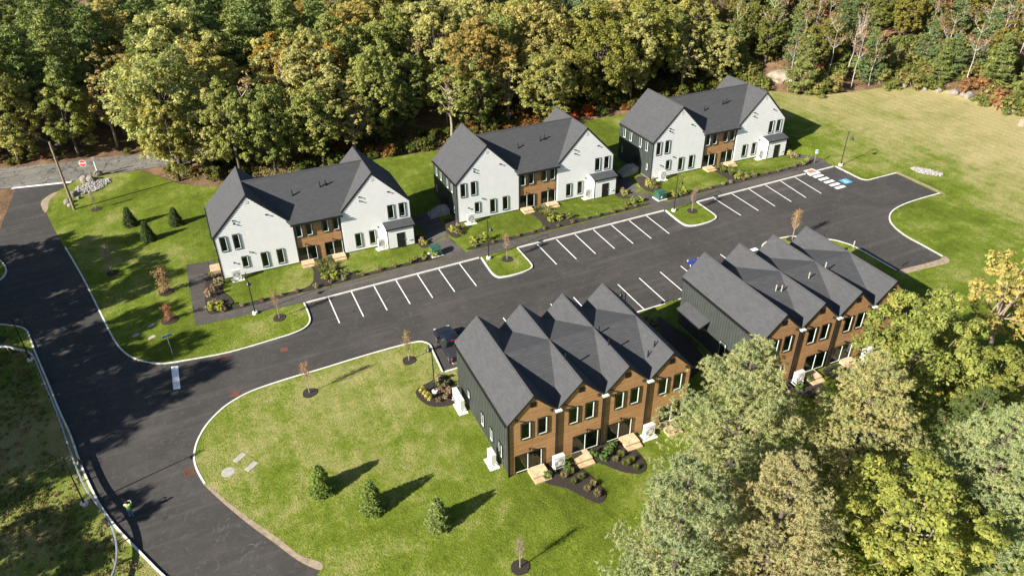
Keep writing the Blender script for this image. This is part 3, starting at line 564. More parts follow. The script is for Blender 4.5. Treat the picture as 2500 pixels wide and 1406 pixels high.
def brown_block(name, label, loc, rz, canopy):
    w, L, He, Hr, n = 4.34, 11.85, 6.08, 8.22, 4
    h = thing(name, label, 'townhouse', loc, rz, 'brown sawtooth townhouse blocks')
    hw = w / 2; vm = L / 2
    body = MB()
    for i in range(n): body.prism([(w * i + .005, .03, .2), (w * (i + 1) - .005, .03, .2), (w * (i + 1) - .005, .03, He - .04), (w * i + hw, .03, Hr - .16), (w * i + .005, .03, He - .04)], (0, L - .06, 0))
    body.build('wall', dark_m, h); MB().box((.03, .05, -1.0), (w * n - .03, L - .05, .2)).build('foundation', conc_m, h)
    for i in range(n):
        lo = w * i + (.09 if i == 0 else .11); hi = w * (i + 1) - (.09 if i == n - 1 else .11)
        MB().prism([(lo, .0, .22), (hi, .0, .22), (hi, .0, He - .0), (w * i + hw, .0, Hr - .12), (lo, .0, He - .0)], (0, .028, 0)).build('wood_siding', wood_m, h)
    for i in range(n + 1):
        a = w * i; e = .11 if 0 < i < n else .09
        MB().box((a - (e if i else .02), -.02, .15), (a + (e if i < n else .02), .029, He - .03)).build('corner_trim', black_m, h)
    for i in range(1, n):
        MB().tube([(w * i, -.10, .25), (w * i, -.10, He - .25)], .06, 6).build('downspout', black_m, h)
        sc = MB(); sc.box((w * i - .28, -.42, He - .10), (w * i + .28, -.06, He - .04)); sc.box((w * i - .28, -.42, He - .04), (w * i + .28, -.40, He + .05)); sc.build('scupper', mint_white_m, h)
    MB().tube([(-.08, -.08, .1), (-.08, -.08, He - .2)], .05, 6).build('downspout', black_m, h)
    roof = MB(); f, bk, T = -.10, L + .10, .15; oe = .14
    for i in range(n):
        c = w * i + hw; a, b = w * i, w * (i + 1)
        if i == 0: roof.slab([(c, f, Hr), (c, bk, Hr), (-oe, bk, He - oe), (-oe, f, He - oe)], T)
        else: roof.slab([(a, f, He), (c, f, Hr), (c, vm, Hr)], T); roof.slab([(c, vm, Hr), (c, bk, Hr), (a, bk, He)], T)
        if i == n - 1: roof.slab([(c, bk, Hr), (c, f, Hr), (b + oe, f, He - oe), (b + oe, bk, He - oe)], T)
        else:
            roof.slab([(c, f, Hr), (b, f, He), (c, vm, Hr)], T); roof.slab([(c, vm, Hr), (b, bk, He), (c, bk, Hr)], T)
            roof.slab([(c, vm, Hr - .003), (b, f, He + .003), (c + w, vm, Hr - .003)], T); roof.slab([(c + w, vm, Hr - .003), (b, bk, He + .003), (c, vm, Hr - .003)], T)
    rf = roof.build('roof', shing_m, h)
    cap = MB()
    for i in range(n):
        c = w * i + hw; cap.prism([(c - .12, f, Hr - .10), (c, f, Hr + .03), (c + .12, f, Hr - .10)], (0, bk - f, 0))
    cap.prism([(hw, vm - .15, Hr - .05), (hw, vm, Hr + .024), (hw, vm + .15, Hr - .05)], (w * (n - 1), 0, 0)); cap.build('ridge_cap', ridge_m, rf)
    for i in range(n):
        rk = MB()
        a, b, c, y = w * i, w * (i + 1), w * i + hw, f - .015
        el = He - (oe if i == 0 else 0); er = He - (oe if i == n - 1 else 0); al = a - (oe if i == 0 else 0); br = b + (oe if i == n - 1 else 0)
        rk.prism([(al, y, el - .02), (c, y, Hr - .01), (c, y, Hr - .20), (al, y, el - .21)], (0, .035, 0)); rk.prism([(c, y, Hr - .01), (br, y, er - .02), (br, y, er - .21), (c, y, Hr - .20)], (0, .035, 0)); rk.build('rake_board', black_m, rf)
    MB().box((-.28, 0, He - .42), (-.15, L, He - .27)).build('gutter', black_m, rf)
    for i in range(n):
        a = w * i
        put_window(h, a + 1.05, 0, 3.84, .92, 1.82); put_window(h, a + 2.55, 0, 3.84, .92, 1.82)
        dx = (.50, 1.52, .48, 1.55)[i]; put_window(h, a + dx, 0, .30, 2.52, 1.98, 0, True)
        small_light(h, a + dx + 1.35, 0, 2.62); spout(h, a + .70, 0, 6.12); spout(h, a + w - .55, 0, 6.12)
        v = MB(); v.box((a + hw - .25, -.03, 7.0), (a + hw + .25, -.002, 7.5))
        for k in range(5): v.box((a + hw - .2, -.05, 7.06 + k * .085), (a + hw + .2, -.031, 7.11 + k * .085))
        v.build('gable_vent', black_m, h)
    for u, v in (((6.5, 2.9), (10.8, 3.2), (11.0, 5.2), (13.9, 1.7), (14.6, 1.9)) if not canopy else ((4.6, 4.1), (5.1, 3.9), (8.8, 4.4), (10.9, 4.6), (17.0, 7.0))):
        k = (u % w) - hw; z = max(Hr - abs(k), Hr - abs(v - vm) * (Hr - He) / (vm - f)) - .1
        MB().tube([(u, v, z), (u, v, z + .75)], .06, 8).build('vent_pipe', (conc_m if canopy else black_m), rf)
    battens(h, L, He - .1, .2, .36)
    for v, z, ww, hh in ((9.2, 1.6, .55, .95), (5.95, 1.05, .68, 1.5), (3.9, 1.05, .62, 1.45), (2.0, 1.05, .75, 1.5)) if not canopy else ((5.2, .6, 1.0, 2.0),): put_window(h, -.02, v, z, ww, hh, -math.pi / 2)
    if canopy:
        cn = MB(); cn.slab([(-1.25, 7.0, 3.08), (-1.25, 10.8, 3.08), (-.02, 10.8, 3.62), (-.02, 7.0, 3.62)], .14); co = cn.build('side_canopy', shing_m, h)
        br = MB()
        for y in (7.15, 10.65): br.tube([(-1.1, y, 2.98), (-.04, y, 2.2)], .05, 5)
        br.box((-1.24, 7.02, 2.90), (-1.20, 10.78, 2.98)); br.build('bracket', black_m, co)
    return h
hD = brown_block('townhouse_block', 'brown wood townhouse block with four gables, beside the black pickup and heat pump wall', (18.169, -43.412, .283), -.006, False)
hE = brown_block('townhouse_block', 'brown wood townhouse block with a side canopy, on the right near the yellow maple', (42.459, -44.206, 1.265), -.007, True)

# ------------------------------------------------------------------ heat pumps, steps, stairs
def heat_pump_mesh():
    w, d, z0, z1 = .98, .40, .42, 1.42
    b = MB(); b.box((-w / 2, -d / 2, z0), (w / 2, d / 2, z1)); b.box((-w / 2 - .01, -d / 2 - .01, z1), (w / 2 + .01, d / 2 + .01, z1 + .03))
    b.box((-.02, .2, .6), (.02, .21, 1.3))
    g = MB(); cx, cz = -.10, .92
    for r in (.13, .21, .29, .36): g.lathe([(r - .012, -.0), (r - .012, .02), (r + .012, .02), (r + .012, 0)], (0, 0, 0), 20)
    g.box((-.37, -.015, .0), (.37, .015, .012)); g.box((-.015, -.37, .0), (.015, .37, .012))
    g.v = [(cx + x, -d / 2 - .004 - z, cz + y) for x, y, z in g.v]
    k = MB(); k.lathe([(0, 0), (.36, 0)], (0, 0, 0), 20); k.v = [(cx + x, -d / 2 - .003, cz + y) for x, y, z in k.v]
    st = MB()
    for x in (-w / 2 + .08, w / 2 - .08):
        for y in (-d / 2 - .05, d / 2 + .05): st.tube([(x, y, .06), (x, y, z0)], .028, 6)
        st.box((x - .03, -d / 2 - .1, .36), (x + .03, d / 2 + .1, z0)); st.box((x - .035, -d / 2 - .16, .06), (x + .035, d / 2 + .16, .11))
    st.box((-w / 2 + .05, -d / 2 - .06, .22), (w / 2 - .05, -d / 2 - .03, .26))
    p = MB(); p.box((-.75, -.45, -.3), (.75, .45, .06))
    return b.mesh('casing', pump_m), g.mesh('fan_grille', pump_m), k.mesh('fan', grille_m), st.mesh('stand', pump_m), p.mesh('pad', cpad_m)
HP = heat_pump_mesh()
def heat_pump(x, y, label, rz=0, z=None):
    t = thing('heat_pump', label, 'heat pump', (x, y, (G(x, y) + LZ if z is None else z)), rz, 'outdoor heat pump units')
    c = link('casing', HP[0], t); link('fan_grille', HP[1], c); link('fan', HP[2], c); link('stand', HP[3], t); link('pad', HP[4], t); return t
def loc_of(h, u, v):
    c, s = math.cos(h.rotation_euler[2]), math.sin(h.rotation_euler[2]); return h.location[0] + u * c - v * s, h.location[1] + u * s + v * c
for h, nm in ((hA, 'leftmost'), (hB, 'middle'), (hC, 'rightmost')):
    x, y = loc_of(h, 1.55, -.78); heat_pump(x, y, 'white heat pump on a stand at the left front corner of the %s white house' % nm)
    x, y = loc_of(h, 19.35, -.92); heat_pump(x, y, 'white heat pump beside the utility room of the %s white house' % nm, R(6))
x, y = loc_of(hD, 4.15, -.85); heat_pump(x, y, 'white heat pump in front of the pickup-side brown block, between its first two doors')
x, y = loc_of(hD, 13.0, -.85); heat_pump(x, y, 'white heat pump in front of the pickup-side brown block, half hidden by the pine')
x, y = loc_of(hD, -.75, 1.9); heat_pump(x, y, 'white heat pump by the near corner of the dark batten side wall', -math.pi / 2)
x, y = loc_of(hD, -.75, 10.4); heat_pump(x, y, 'white heat pump on the dark side wall behind the lamp-post flower bed', -math.pi / 2)
x, y = loc_of(hD, -.75, 9.3); heat_pump(x, y, 'white heat pump on the dark batten side wall beside the small window', -math.pi / 2)
x, y = loc_of(hE, 4.6, -.85); heat_pump(x, y, 'white heat pump between first and second door of the right-hand brown block')
x, y = loc_of(hE, 13.0, -.85); heat_pump(x, y, 'white heat pump left of the last door of the right-hand brown block')
def steps(x, y, w, n, rise, label, rz=0, tread=.55, name='wooden_steps'):
    z = G(x, y) + LZ; t = thing(name, label, 'steps', (x, y, z), rz, 'new lumber door steps')
    for k in range(n):
        hh = rise * (n - k); y1 = -.30 - tread * k if k else -.02; d = (1.15 if k == 0 else tread)
        ya = -.02 if k == 0 else -.02 - 1.15 - tread * (k - 1)
        nb = max(2, int(d / .19))
        for q in range(nb):
            a = ya - d * q / nb; bb = ya - d * (q + 1) / nb + .012
            MB().box((-w / 2, bb, hh - .04), (w / 2, a, hh)).build('tread_board', step_m, t)
        MB().box((-w / 2 + .03, ya - d + .03, -.35), (w / 2 - .03, ya - .0, hh - .042)).build('riser', step_m, t)
    return t
for h, nm in ((hA, 'leftmost'), (hB, 'middle'), (hC, 'rightmost')):
    for u, sd in ((9.95, 'left'), (13.85, 'right')):
        x, y = loc_of(h, u, -.10); steps(x, y, 1.55, 2, .15, 'wooden steps below the %s glass door of the %s white house' % (sd, nm), 0, .45)
for h, nm in ((hD, 'pickup-side'), (hE, 'right-hand')):
    for i, u in enumerate((2.35, 4.34 + 2.1, 8.68 + 2.45, 13.02 + 2.3)):
        x, y = loc_of(h, u, -.12); steps(x, y, 1.5, 2, .17, 'wooden steps at the %s door of the %s brown block' % (('first', 'second', 'third', 'fourth')[i], nm), 0, .5)
t = thing('wooden_landing', 'pale wooden landing with a rail on the side of the leftmost white house', 'landing', (-.7, 2.6, G(-.7, 2.6) + LZ), 0)
for k in range(9): MB().box((-.62, -.9 + k * .2, .42), (.62, -.9 + k * .2 + .18, .46)).build('deck_board', step_m, t)
MB().box((-.58, -.88, -.2), (.58, .88, .418)).build('deck_frame', step_m, t)
rl = MB(); rl.tube([(-.6, -.85, .4), (-.6, -.85, 1.35), (-.6, .85, 1.35), (-.6, .85, .4)], .02, 6); rl.tube([(-.6, 0, .46), (-.6, 0, 1.35)], .015, 6); rl.build('handrail', black_m, t)
def conc_stairs(x, y, label):
    t = thing('concrete_stairs', label, 'stairs', (x, y, G(x, y) + LZ), 0, 'concrete entry stairs')
    MB().box((-1.25, -.85, -.3), (0, .85, .85)).build('landing', conc_m, t)
    for k in range(5): MB().box((-1.25 - .3 * (k + 1), -.85, -.3), (-1.25 - .3 * k - .003, .85, .85 - .15 * (k + 1))).build('stair_tread', conc_m, t)
    for s in (-.8, .8):
        r = MB(); r.tube([(-2.75, s, .1), (-2.75, s, .95), (-1.25, s, 1.75), (-.05, s, 1.75), (-.05, s, .85)], .022, 6); r.tube([(-1.25, s, .85), (-1.25, s, 1.75)], .018, 6); r.build('handrail', black_m, t)
x, y = loc_of(hB, -.04, 3.8); conc_stairs(x, y, 'concrete stairs with black rails in the shade beside the middle white house')
x, y = loc_of(hC, -.04, 3.8); conc_stairs(x, y, 'concrete stairs with black rails in the shade beside the rightmost white house')

# ------------------------------------------------------------------ street furniture
def lamp_meshes():
    p = MB(); p.tube([(0, 0, .25), (0, 0, .6)], .085, 10); p.tube([(0, 0, .55), (0, 0, 5.3)], [.062, .045], 10); p.lathe([(.05, 5.3), (.06, 5.33), (.0, 5.40)], (0, 0, 0), 10)
    a = MB(); a.tube([(0, 0, 4.98), (0, -.25, 5.14), (0, -.55, 5.20), (0, -.80, 5.10), (0, -.90, 4.88), (0, -.90, 4.72)], .026, 8)
    s = MB(); s.lathe([(.04, .36), (.055, .30), (.07, .22), (.13, .14), (.22, .02), (.27, -.06), (.275, -.10), (.25, -.10), (.12, .10), (0, .14)], (0, -.90, 4.44), 18)
    g = MB(); g.lathe([(0, -.14), (.10, -.12), (.14, -.02), (.12, .08)], (0, -.90, 4.44), 14)
    f = MB(); f.lathe([(.30, -.5), (.30, .24), (.27, .27), (0, .27)], (0, 0, 0), 18)
    return p.mesh('post', black_m), a.mesh('arm', black_m), s.mesh('bell_shade', black_m, True), g.mesh('globe', mint_white_m, True), f.mesh('footing', cpad_m)
LM = lamp_meshes()
for x, y, rz, lb in ((2.4, -9.5, 0, 'black lamp post with bell shade in front of the leftmost white house'), (30.1, -10.65, 0, 'black lamp post with bell shade on the island before the middle white house'),
                     (56.9, -10.85, 0, 'black lamp post with bell shade on the island before the rightmost white house'), (86.5, -10.4, 0, 'black lamp post with bell shade at the far field end of the lot'),
                     (16.1, -30.8, math.pi, 'black lamp post in the flower bed beside the parked pickup'), (-14.2, -31.0, math.pi / 2, 'black lamp post behind the guardrail near the person'), (-20.0, -7.4, math.pi / 2, 'black lamp post where the guardrail bends at the left edge'),
                     (36.9, -30.6, math.pi, 'black lamp post between the two brown blocks'), (62.2, -31.2, math.pi, 'black lamp post behind the right-hand brown block, mostly hidden by its roof')):
    t = thing('street_lamp', lb, 'street lamp', (x, y, G(x, y) + LZ), rz, 'black bell-shade street lamps')
    link('post', LM[0], t); a = link('arm', LM[1], t); s = link('bell_shade', LM[2], t); link('globe', LM[3], s); link('footing', LM[4], t)

# guardrail: beam and each post
RAIL = [(-27, -2.6), (-22.9, -4.3), (-21.6, -5.3), (-20.3, -6.5), (-19.5, -7.9), (-18.8, -10.5), (-17.7, -14.8), (-16.6, -19.1), (-15.7, -23.1), (-14.6, -27.7), (-13.8, -30.4), (-12.7, -33.0), (-12.05, -34.8), (-11.7, -36.5), (-11.6, -38.1), (-11.8, -39.6), (-12.6, -42)]
rp = dense(smooth_path(RAIL, 3), .5)
gr = thing('guardrail', 'galvanised steel guardrail on short posts along the left side of the road', 'guardrail', (rp[0][0], rp[0][1], G(*rp[0]) + LZ))
prof = [(-.04, .80), (-.07, .74), (-.02, .68), (.0, .655), (-.02, .63), (-.05, .57), (0, .52), (.03, .52), (.0, .57), (.03, .63), (.05, .655), (.05, .68), (.07, .74), (.06, .80)]
gm = MB(); o0 = gr.location
for i, p in enumerate(rp):
    a = rp[max(i - 1, 0)]; b = rp[min(i + 1, len(rp) - 1)]; d = Vector((b[0] - a[0], b[1] - a[1])).normalized(); g = G(*p) + LZ
    gm.v += [(p[0] - d.y * q - o0[0], p[1] + d.x * q - o0[1], g + z - o0[2]) for q, z in prof]
k = len(prof)
for i in range(len(rp) - 1):
    for j in range(k): gm.f.append((i * k + j, i * k + (j + 1) % k, (i + 1) * k + (j + 1) % k, (i + 1) * k + j)); gm.m.append(0)
gm.build('rail_beam', galv_m, gr)
pm = MB().box((-.07, -.08, -.2), (.07, .08, .74)).mesh('rail_post', pole_m); bm_ = MB().box((-.06, -.10, .52), (.06, .02, .76)).mesh('offset_block', black_m)
for i in range(1, len(rp) - 1, 4):
    p = rp[i]; q = rp[i + 1]; d = Vector((q[0] - p[0], q[1] - p[1])).normalized(); ang = math.atan2(d.y, d.x)
    x, y = p[0] + d.y * .22, p[1] - d.x * .22; po = link('rail_post', pm, gr, (x - o0[0], y - o0[1], G(x, y) + LZ - o0[2]), ang); link('offset_block', bm_, po, (0, .17, 0))

# transformers
def transformer(x, y, label):
    t = thing('transformer_box', label, 'transformer', (x, y, G(x, y) + LZ), R(3), 'green pad-mounted transformers')
    MB().box((-.75, -.75, -.2), (.75, .75, .12)).build('pad', cpad_m, t)
    b = MB(); b.prism([(-.6, -.62, .12), (-.6, .55, .12), (-.6, .55, 1.15), (-.6, -.30, 1.15), (-.6, -.62, .92)], (1.2, 0, 0)); b.build('cabinet', green_m, t)
    MB().box((-.63, -.34, 1.15), (.63, .58, 1.19)).build('lid', green_m, t); MB().box((.02, -.635, .5), (.06, -.62, .75)).build('handle', chrome_m, t); MB().box((-.35, -.632, .35), (-.1, -.622, .7)).build('warning_label', mint_white_m, t)
transformer(24.6, -6.75, 'green transformer box on a pad between leftmost and middle white house'); transformer(57.3, -6.95, 'green transformer box on a pad between middle and rightmost white house')

def flat_cover(name, label, cat, x, y, mb, mat, dz, rz=0, group=None):
    o = mb.build(name, mat, None, (x, y, G(x, y) + dz), rz); return tag(o, label, cat, group)
def grate(x, y, label, rz=0, dz=.012):
    m = MB(); m.box((-.42, -.42, -.05), (.42, -.34, .012)); m.box((-.42, .34, -.05), (.42, .42, .012)); m.box((-.42, -.34, -.05), (-.34, .34, .012)); m.box((.34, -.34, -.05), (.42, .34, .012))
    for k in range(7): m.box((-.34, -.30 + k * .09, -.04), (.34, -.26 + k * .09, .010))
    m.box((-.34, -.34, -.05), (.34, .34, -.03)); flat_cover('drain_grate', label, 'drain', x, y, m, rust_m, dz, rz, 'rusty drain grates')
grate(-1.7, -16.0, 'rusty drain grate against the kerb below the leftmost white house lawn', R(3)); grate(-1.3, -22.3, 'rusty drain grate on the bend of the big south lawn kerb', R(-25)); grate(-6.15, -31.0, 'rusty drain grate at the road end of the south lawn kerb', R(4))
def disc(r, n=24): return MB().lathe([(r, -.05), (r, .02), (r - .06, .026), (0, .026)], (0, 0, 0), n)
flat_cover('manhole_cover', 'rusty manhole cover in the asphalt of the lot entrance', 'manhole', 4.2, -17.4, disc(.40), rust_m, -.012)
flat_cover('concrete_cover', 'round concrete cover in the south lawn near the road', 'cover', -3.1, -32.6, disc(.55), conc_m, LZ + .0)
for x, y, lb in ((-2.0, -31.3, 'grey rectangular utility lid farther from the road on the south lawn'), (-1.2, -32.8, 'grey rectangular utility lid beside the round concrete cover')):
    flat_cover('ground_hatch', lb, 'lid', x, y, MB().box((-.55, -.26, -.05), (.55, .26, .03)), conc_m, LZ, R(38))
for x, y, r, lb in ((-9.9, -7.7, .5, 'flat stone left of the blue street sign'), (-8.3, -8.9, .5, 'flat pale stone right beside the blue street sign'), (-8.3, -6.6, .42, 'flat pale stone near the small dry shrub')):
    flat_cover('stepping_stone', lb, 'stone', x, y, MB().prism([(r * math.cos(t) * rnd.uniform(.7, 1.2), r * .55 * math.sin(t), -.05) for t in [q * .785 for q in range(8)]], (0, 0, .09)), conc_m, LZ, R(30))

# signs
t = thing('stop_sign', 'red octagonal STOP sign at the road junction', 'stop sign', (-15.9, 40.0, G(-15.9, 40.0) + LZ), R(-16))
MB().tube([(0, 0, 0), (0, 0, 3.0)], .035, 6).build('post', galv_m, t)
def octa(r, y): return [(r * math.cos(R(22.5 + 45 * k)), y, r * math.sin(R(22.5 + 45 * k)) + 2.6) for k in range(8)]
MB().prism(octa(.56, -.05), (0, .02, 0)).build('border', mint_white_m, t); MB().prism(octa(.51, -.056), (0, .004, 0)).build('plate', stop_m, t)
def text_mesh(txt, size, mat, ext=.004):
    cu = bpy.data.curves.new('lettering', 'FONT'); cu.body = txt; cu.size = size; cu.align_x = 'CENTER'; cu.align_y = 'CENTER'; cu.extrude = ext; cu.offset = size * .02
    ob = bpy.data.objects.new('tmp', cu); COL.objects.link(ob); dg = bpy.context.evaluated_depsgraph_get(); me = bpy.data.meshes.new_from_object(ob.evaluated_get(dg)); bpy.data.objects.remove(ob); me.materials.clear(); me.materials.append(mat); return me
lt = link('lettering', text_mesh('STOP', .40, paint_m), t, (0, -.062, 2.6)); lt.rotation_euler = (math.pi / 2, 0, 0)
t = thing('street_sign', 'small blue street name sign on a thin post on the lawn corner', 'street sign', (-6.4, -13.6, G(-6.4, -13.6) + LZ), R(14))
MB().tube([(0, 0, 0), (0, 0, 2.75)], .03, 6).build('post', galv_m, t); MB().box((-.48, -.015, 2.56), (.48, .015, 2.78)).build('sign_blade', bsign_m, t)
t = thing('accessible_parking_sign', 'blue and white accessible parking sign on a post at the far walk', 'parking sign', (83.6, -8.1, G(83.6, -8.1) + LZ), R(-20))
MB().tube([(0, 0, 0), (0, 0, 2.1)], .035, 6).build('post', galv_m, t); MB().box((-.19, -.05, 1.65), (.19, -.036, 2.25)).build('plate', mint_white_m, t); MB().box((-.15, -.055, 1.85), (.15, -.051, 2.2)).build('blue_panel', bsign_m, t)
w_ = MB(); w_.box((-.03, -.06, 1.98), (.02, -.056, 2.12)); w_.box((-.03, -.06, 1.93), (.09, -.056, 1.98)); w_.lathe([(0, 0), (.03, 0)], (0, 0, 0), 8); w_.build('wheelchair_symbol', mint_white_m, t)
# utility pole and wires
px_, py_ = -17.4, 29.3
t = thing('utility_pole', 'leaning-looking tall wooden utility pole standing on the lawn by the junction', 'utility pole', (px_, py_, G(px_, py_) + LZ), 0)
MB().tube([(0, 0, -.3), (0, 0, 5), (0, 0, 10.2)], [.19, .165, .13], 10).build('shaft', pole_m, t); MB().tube([(.20, -.02, 0), (.19, -.02, 2.6)], .05, 6).build('conduit', galv_m, t); MB().tube([(-.2, .02, 0), (-.17, .02, 7.5)], .03, 6).build('conduit', black_m, t)
q = MB(); q.tube([(0, 0, 9.4), (.6, .1, 9.75)], .025, 6); q.box((.5, .0, 9.6), (.8, .2, 9.75)); q.build('bracket', galv_m, t)
lp = MB(); lp.tube([(.25 + .28 * math.cos(k * .42), -.12, 9.2 + .28 * math.sin(k * .42)) for k in range(16)], .018, 5, 0, False); lp.build('cable_loop', black_m, t)
t = thing('utility_pole', 'dark utility pole at the left edge beyond the public road', 'utility pole', (-29.4, 54.5, G(-29.4, 54.5)), 0)
MB().tube([(0, 0, -.3), (0, 0, 11.5)], [.2, .14], 10).build('shaft', pole_m, t); MB().box((-1.1, -.05, 10.4), (1.1, .05, 10.55)).build('crossarm', pole_m, t)
def sag(a, b, d, n=14): return [tuple(Vector(a).lerp(Vector(b), k / n) - Vector((0, 0, d * 4 * (k / n) * (1 - k / n)))) for k in range(n + 1)]
for a, b, lb in (((-29.4, 54.5, 10.6), (40, 36, 10.6), 'highest overhead wire crossing along the public road'), ((-29.4, 54.5, 9.4), (40, 36, 9.2), 'middle overhead wire along the public road'), ((-29.4, 54.5, 8.6), (40, 36, 8.3), 'lowest overhead wire along the public road'), ((-29.4, 54.5, 9.9), (-17.4, 29.3, 9.8), 'overhead wire linking the two utility poles'), ((-17.4, 29.3, 9.9), (-60, 15, 10.2), 'overhead wire running from the lawn pole out of the left edge')):
    o = MB().tube(sag(a, b, .6), .022, 4).build('overhead_wire', black_m); tag(o, lb, 'wire', 'overhead wires')
t = thing('marker_post', 'white post with a grey head standing on a rock at the junction', 'post', (-14.5, 41.2, G(-14.5, 41.2) + LZ), 0)
MB().tube([(0, 0, 0), (0, 0, 2.3)], .09, 8).build('post', mint_white_m, t); MB().box((-.2, -.12, 2.2), (.2, .14, 2.75)).build('head', grille_m, t)
o = MB().tube([(0, 0, 0), (0, 0, .9)], [.09, .06], 8).build('marker_stake', yellow_m, None, (-15.3, 40.2, G(-15.3, 40.2) + LZ + .5)); tag(o, 'short yellow marker stake beside the boulders at the junction', 'marker')

# ------------------------------------------------------------------ vegetation
def leaf_mesh(name, C, Nn, S, T, mat, asp=.62, ups=None):
    """many small leaf faces: centres C, normals Nn, sizes S, tint T (one rhombus each)"""
    n = len(C); rg = np.random.default_rng(len(C))
    Nn = Nn / np.maximum(np.linalg.norm(Nn, axis=1, keepdims=True), 1e-6)
    a = rg.normal(size=(n, 3)) if ups is None else ups + rg.normal(size=(n, 3)) * .15
    a -= Nn * (a * Nn).sum(1, keepdims=True); a /= np.maximum(np.linalg.norm(a, axis=1, keepdims=True), 1e-6); b = np.cross(Nn, a)
    S = S[:, None]
    V = np.stack([C - a * S, C + b * S * asp - a * S * .1, C + a * S, C - b * S * asp - a * S * .1], 1).reshape(-1, 3)
    me = bpy.data.meshes.new(name); me.vertices.add(4 * n); me.vertices.foreach_set('co', V.astype(np.float32).ravel())
    me.loops.add(4 * n); me.loops.foreach_set('vertex_index', np.arange(4 * n, dtype=np.int32)); me.polygons.add(n)
    me.polygons.foreach_set('loop_start', np.arange(0, 4 * n, 4, dtype=np.int32))
    at = me.attributes.new('tint', 'FLOAT', 'FACE'); at.data.foreach_set('value', np.clip(T, 0, 1).astype(np.float32))
    me.materials.append(mat); me.update(); me.validate(); return me
def unit(rg, n):
    v = rg.normal(size=(n, 3)); return v / np.linalg.norm(v, axis=1, keepdims=True)
def clump_leaves(rg, cc, cr, per, leaf, flat=.7, upb=.6):
    """leaves on the shells of clumps cc with radii cr"""
    n = len(cc); idx = np.repeat(np.arange(n), per); d = unit(rg, n * per); d[:, 2] = np.where(rg.random(n * per) < .65, np.abs(d[:, 2]), d[:, 2])
    rr = cr[idx] * rg.uniform(.55, 1.08, n * per)
    C = cc[idx] + d * rr[:, None] * np.array([1, 1, flat])
    Nn = d + np.array([0, 0, upb]) + unit(rg, n * per) * .65
    S = leaf * rg.uniform(.6, 1.35, n * per)
    ct = rg.random(n); T = ct[idx] * .55 + rg.random(n * per) * .45
    return C, Nn, S, T
def broad_tree(seed, H, Rr, frac, nl, ncl, per, leaf, mat=None, bark=None, flat=.8, gap=.0):
    rg = np.random.default_rng(seed); zc = H * (frac + (1 - frac) * .52); hh = H * (1 - frac) * .52
    lob = []
    tries = 0
    while len(lob) < nl and tries < 4000:
        tries += 1; d = unit(rg, 1)[0]
        if d[2] < -.88: continue
        r = rg.uniform(.45, .86); p = d * r * np.array([Rr, Rr, hh]) * rg.uniform(.85, 1.1)
        if all(np.linalg.norm((p - q) / np.array([1, 1, .8])) > Rr * (.36 + .1 * rg.random()) for q in lob): lob.append(p)
    lob = np.array(lob); lr = Rr * rg.uniform(.24, .40, len(lob))
    cc = []; cr = []
    for p, r in zip(lob, lr):
        out = p / (np.linalg.norm(p) + 1e-6)
        for _ in range(ncl):
            d = unit(rg, 1)[0] + out * .75 + np.array([0, 0, .35]); d /= np.linalg.norm(d)
            if rg.random() < gap: continue
            cc.append(p + d * r * rg.uniform(.55, 1.05)); cr.append(r * rg.uniform(.22, .42))
    cc = np.array(cc) + np.array([0, 0, zc]); cr = np.array(cr)
    crown = leaf_mesh('crown', *clump_leaves(rg, cc, cr, per, leaf, flat), mat or leaf_m)
    tb = MB(); pts = [(0, 0, -.3)]; x = y = 0
    for k in range(1, 7):
        x += rg.normal() * .12; y += rg.normal() * .12; pts.append((x, y, zc * k / 6))
    r0 = .017 * H + .05; tb.tube(pts, [r0 * (1.15 - .14 * k) for k in range(7)], 8)
    for p in lob:
        b0 = Vector(pts[rg.integers(3, 7)]); e = Vector((p[0], p[1], p[2] + zc)); m = b0.lerp(e, .5) + Vector((rg.normal() * .25, rg.normal() * .25, .15))
        tb.tube([b0, m, e], [r0 * .42, r0 * .26, r0 * .08], 5, 0, False)
    return crown, tb.mesh('trunk', bark or bark_m, True)
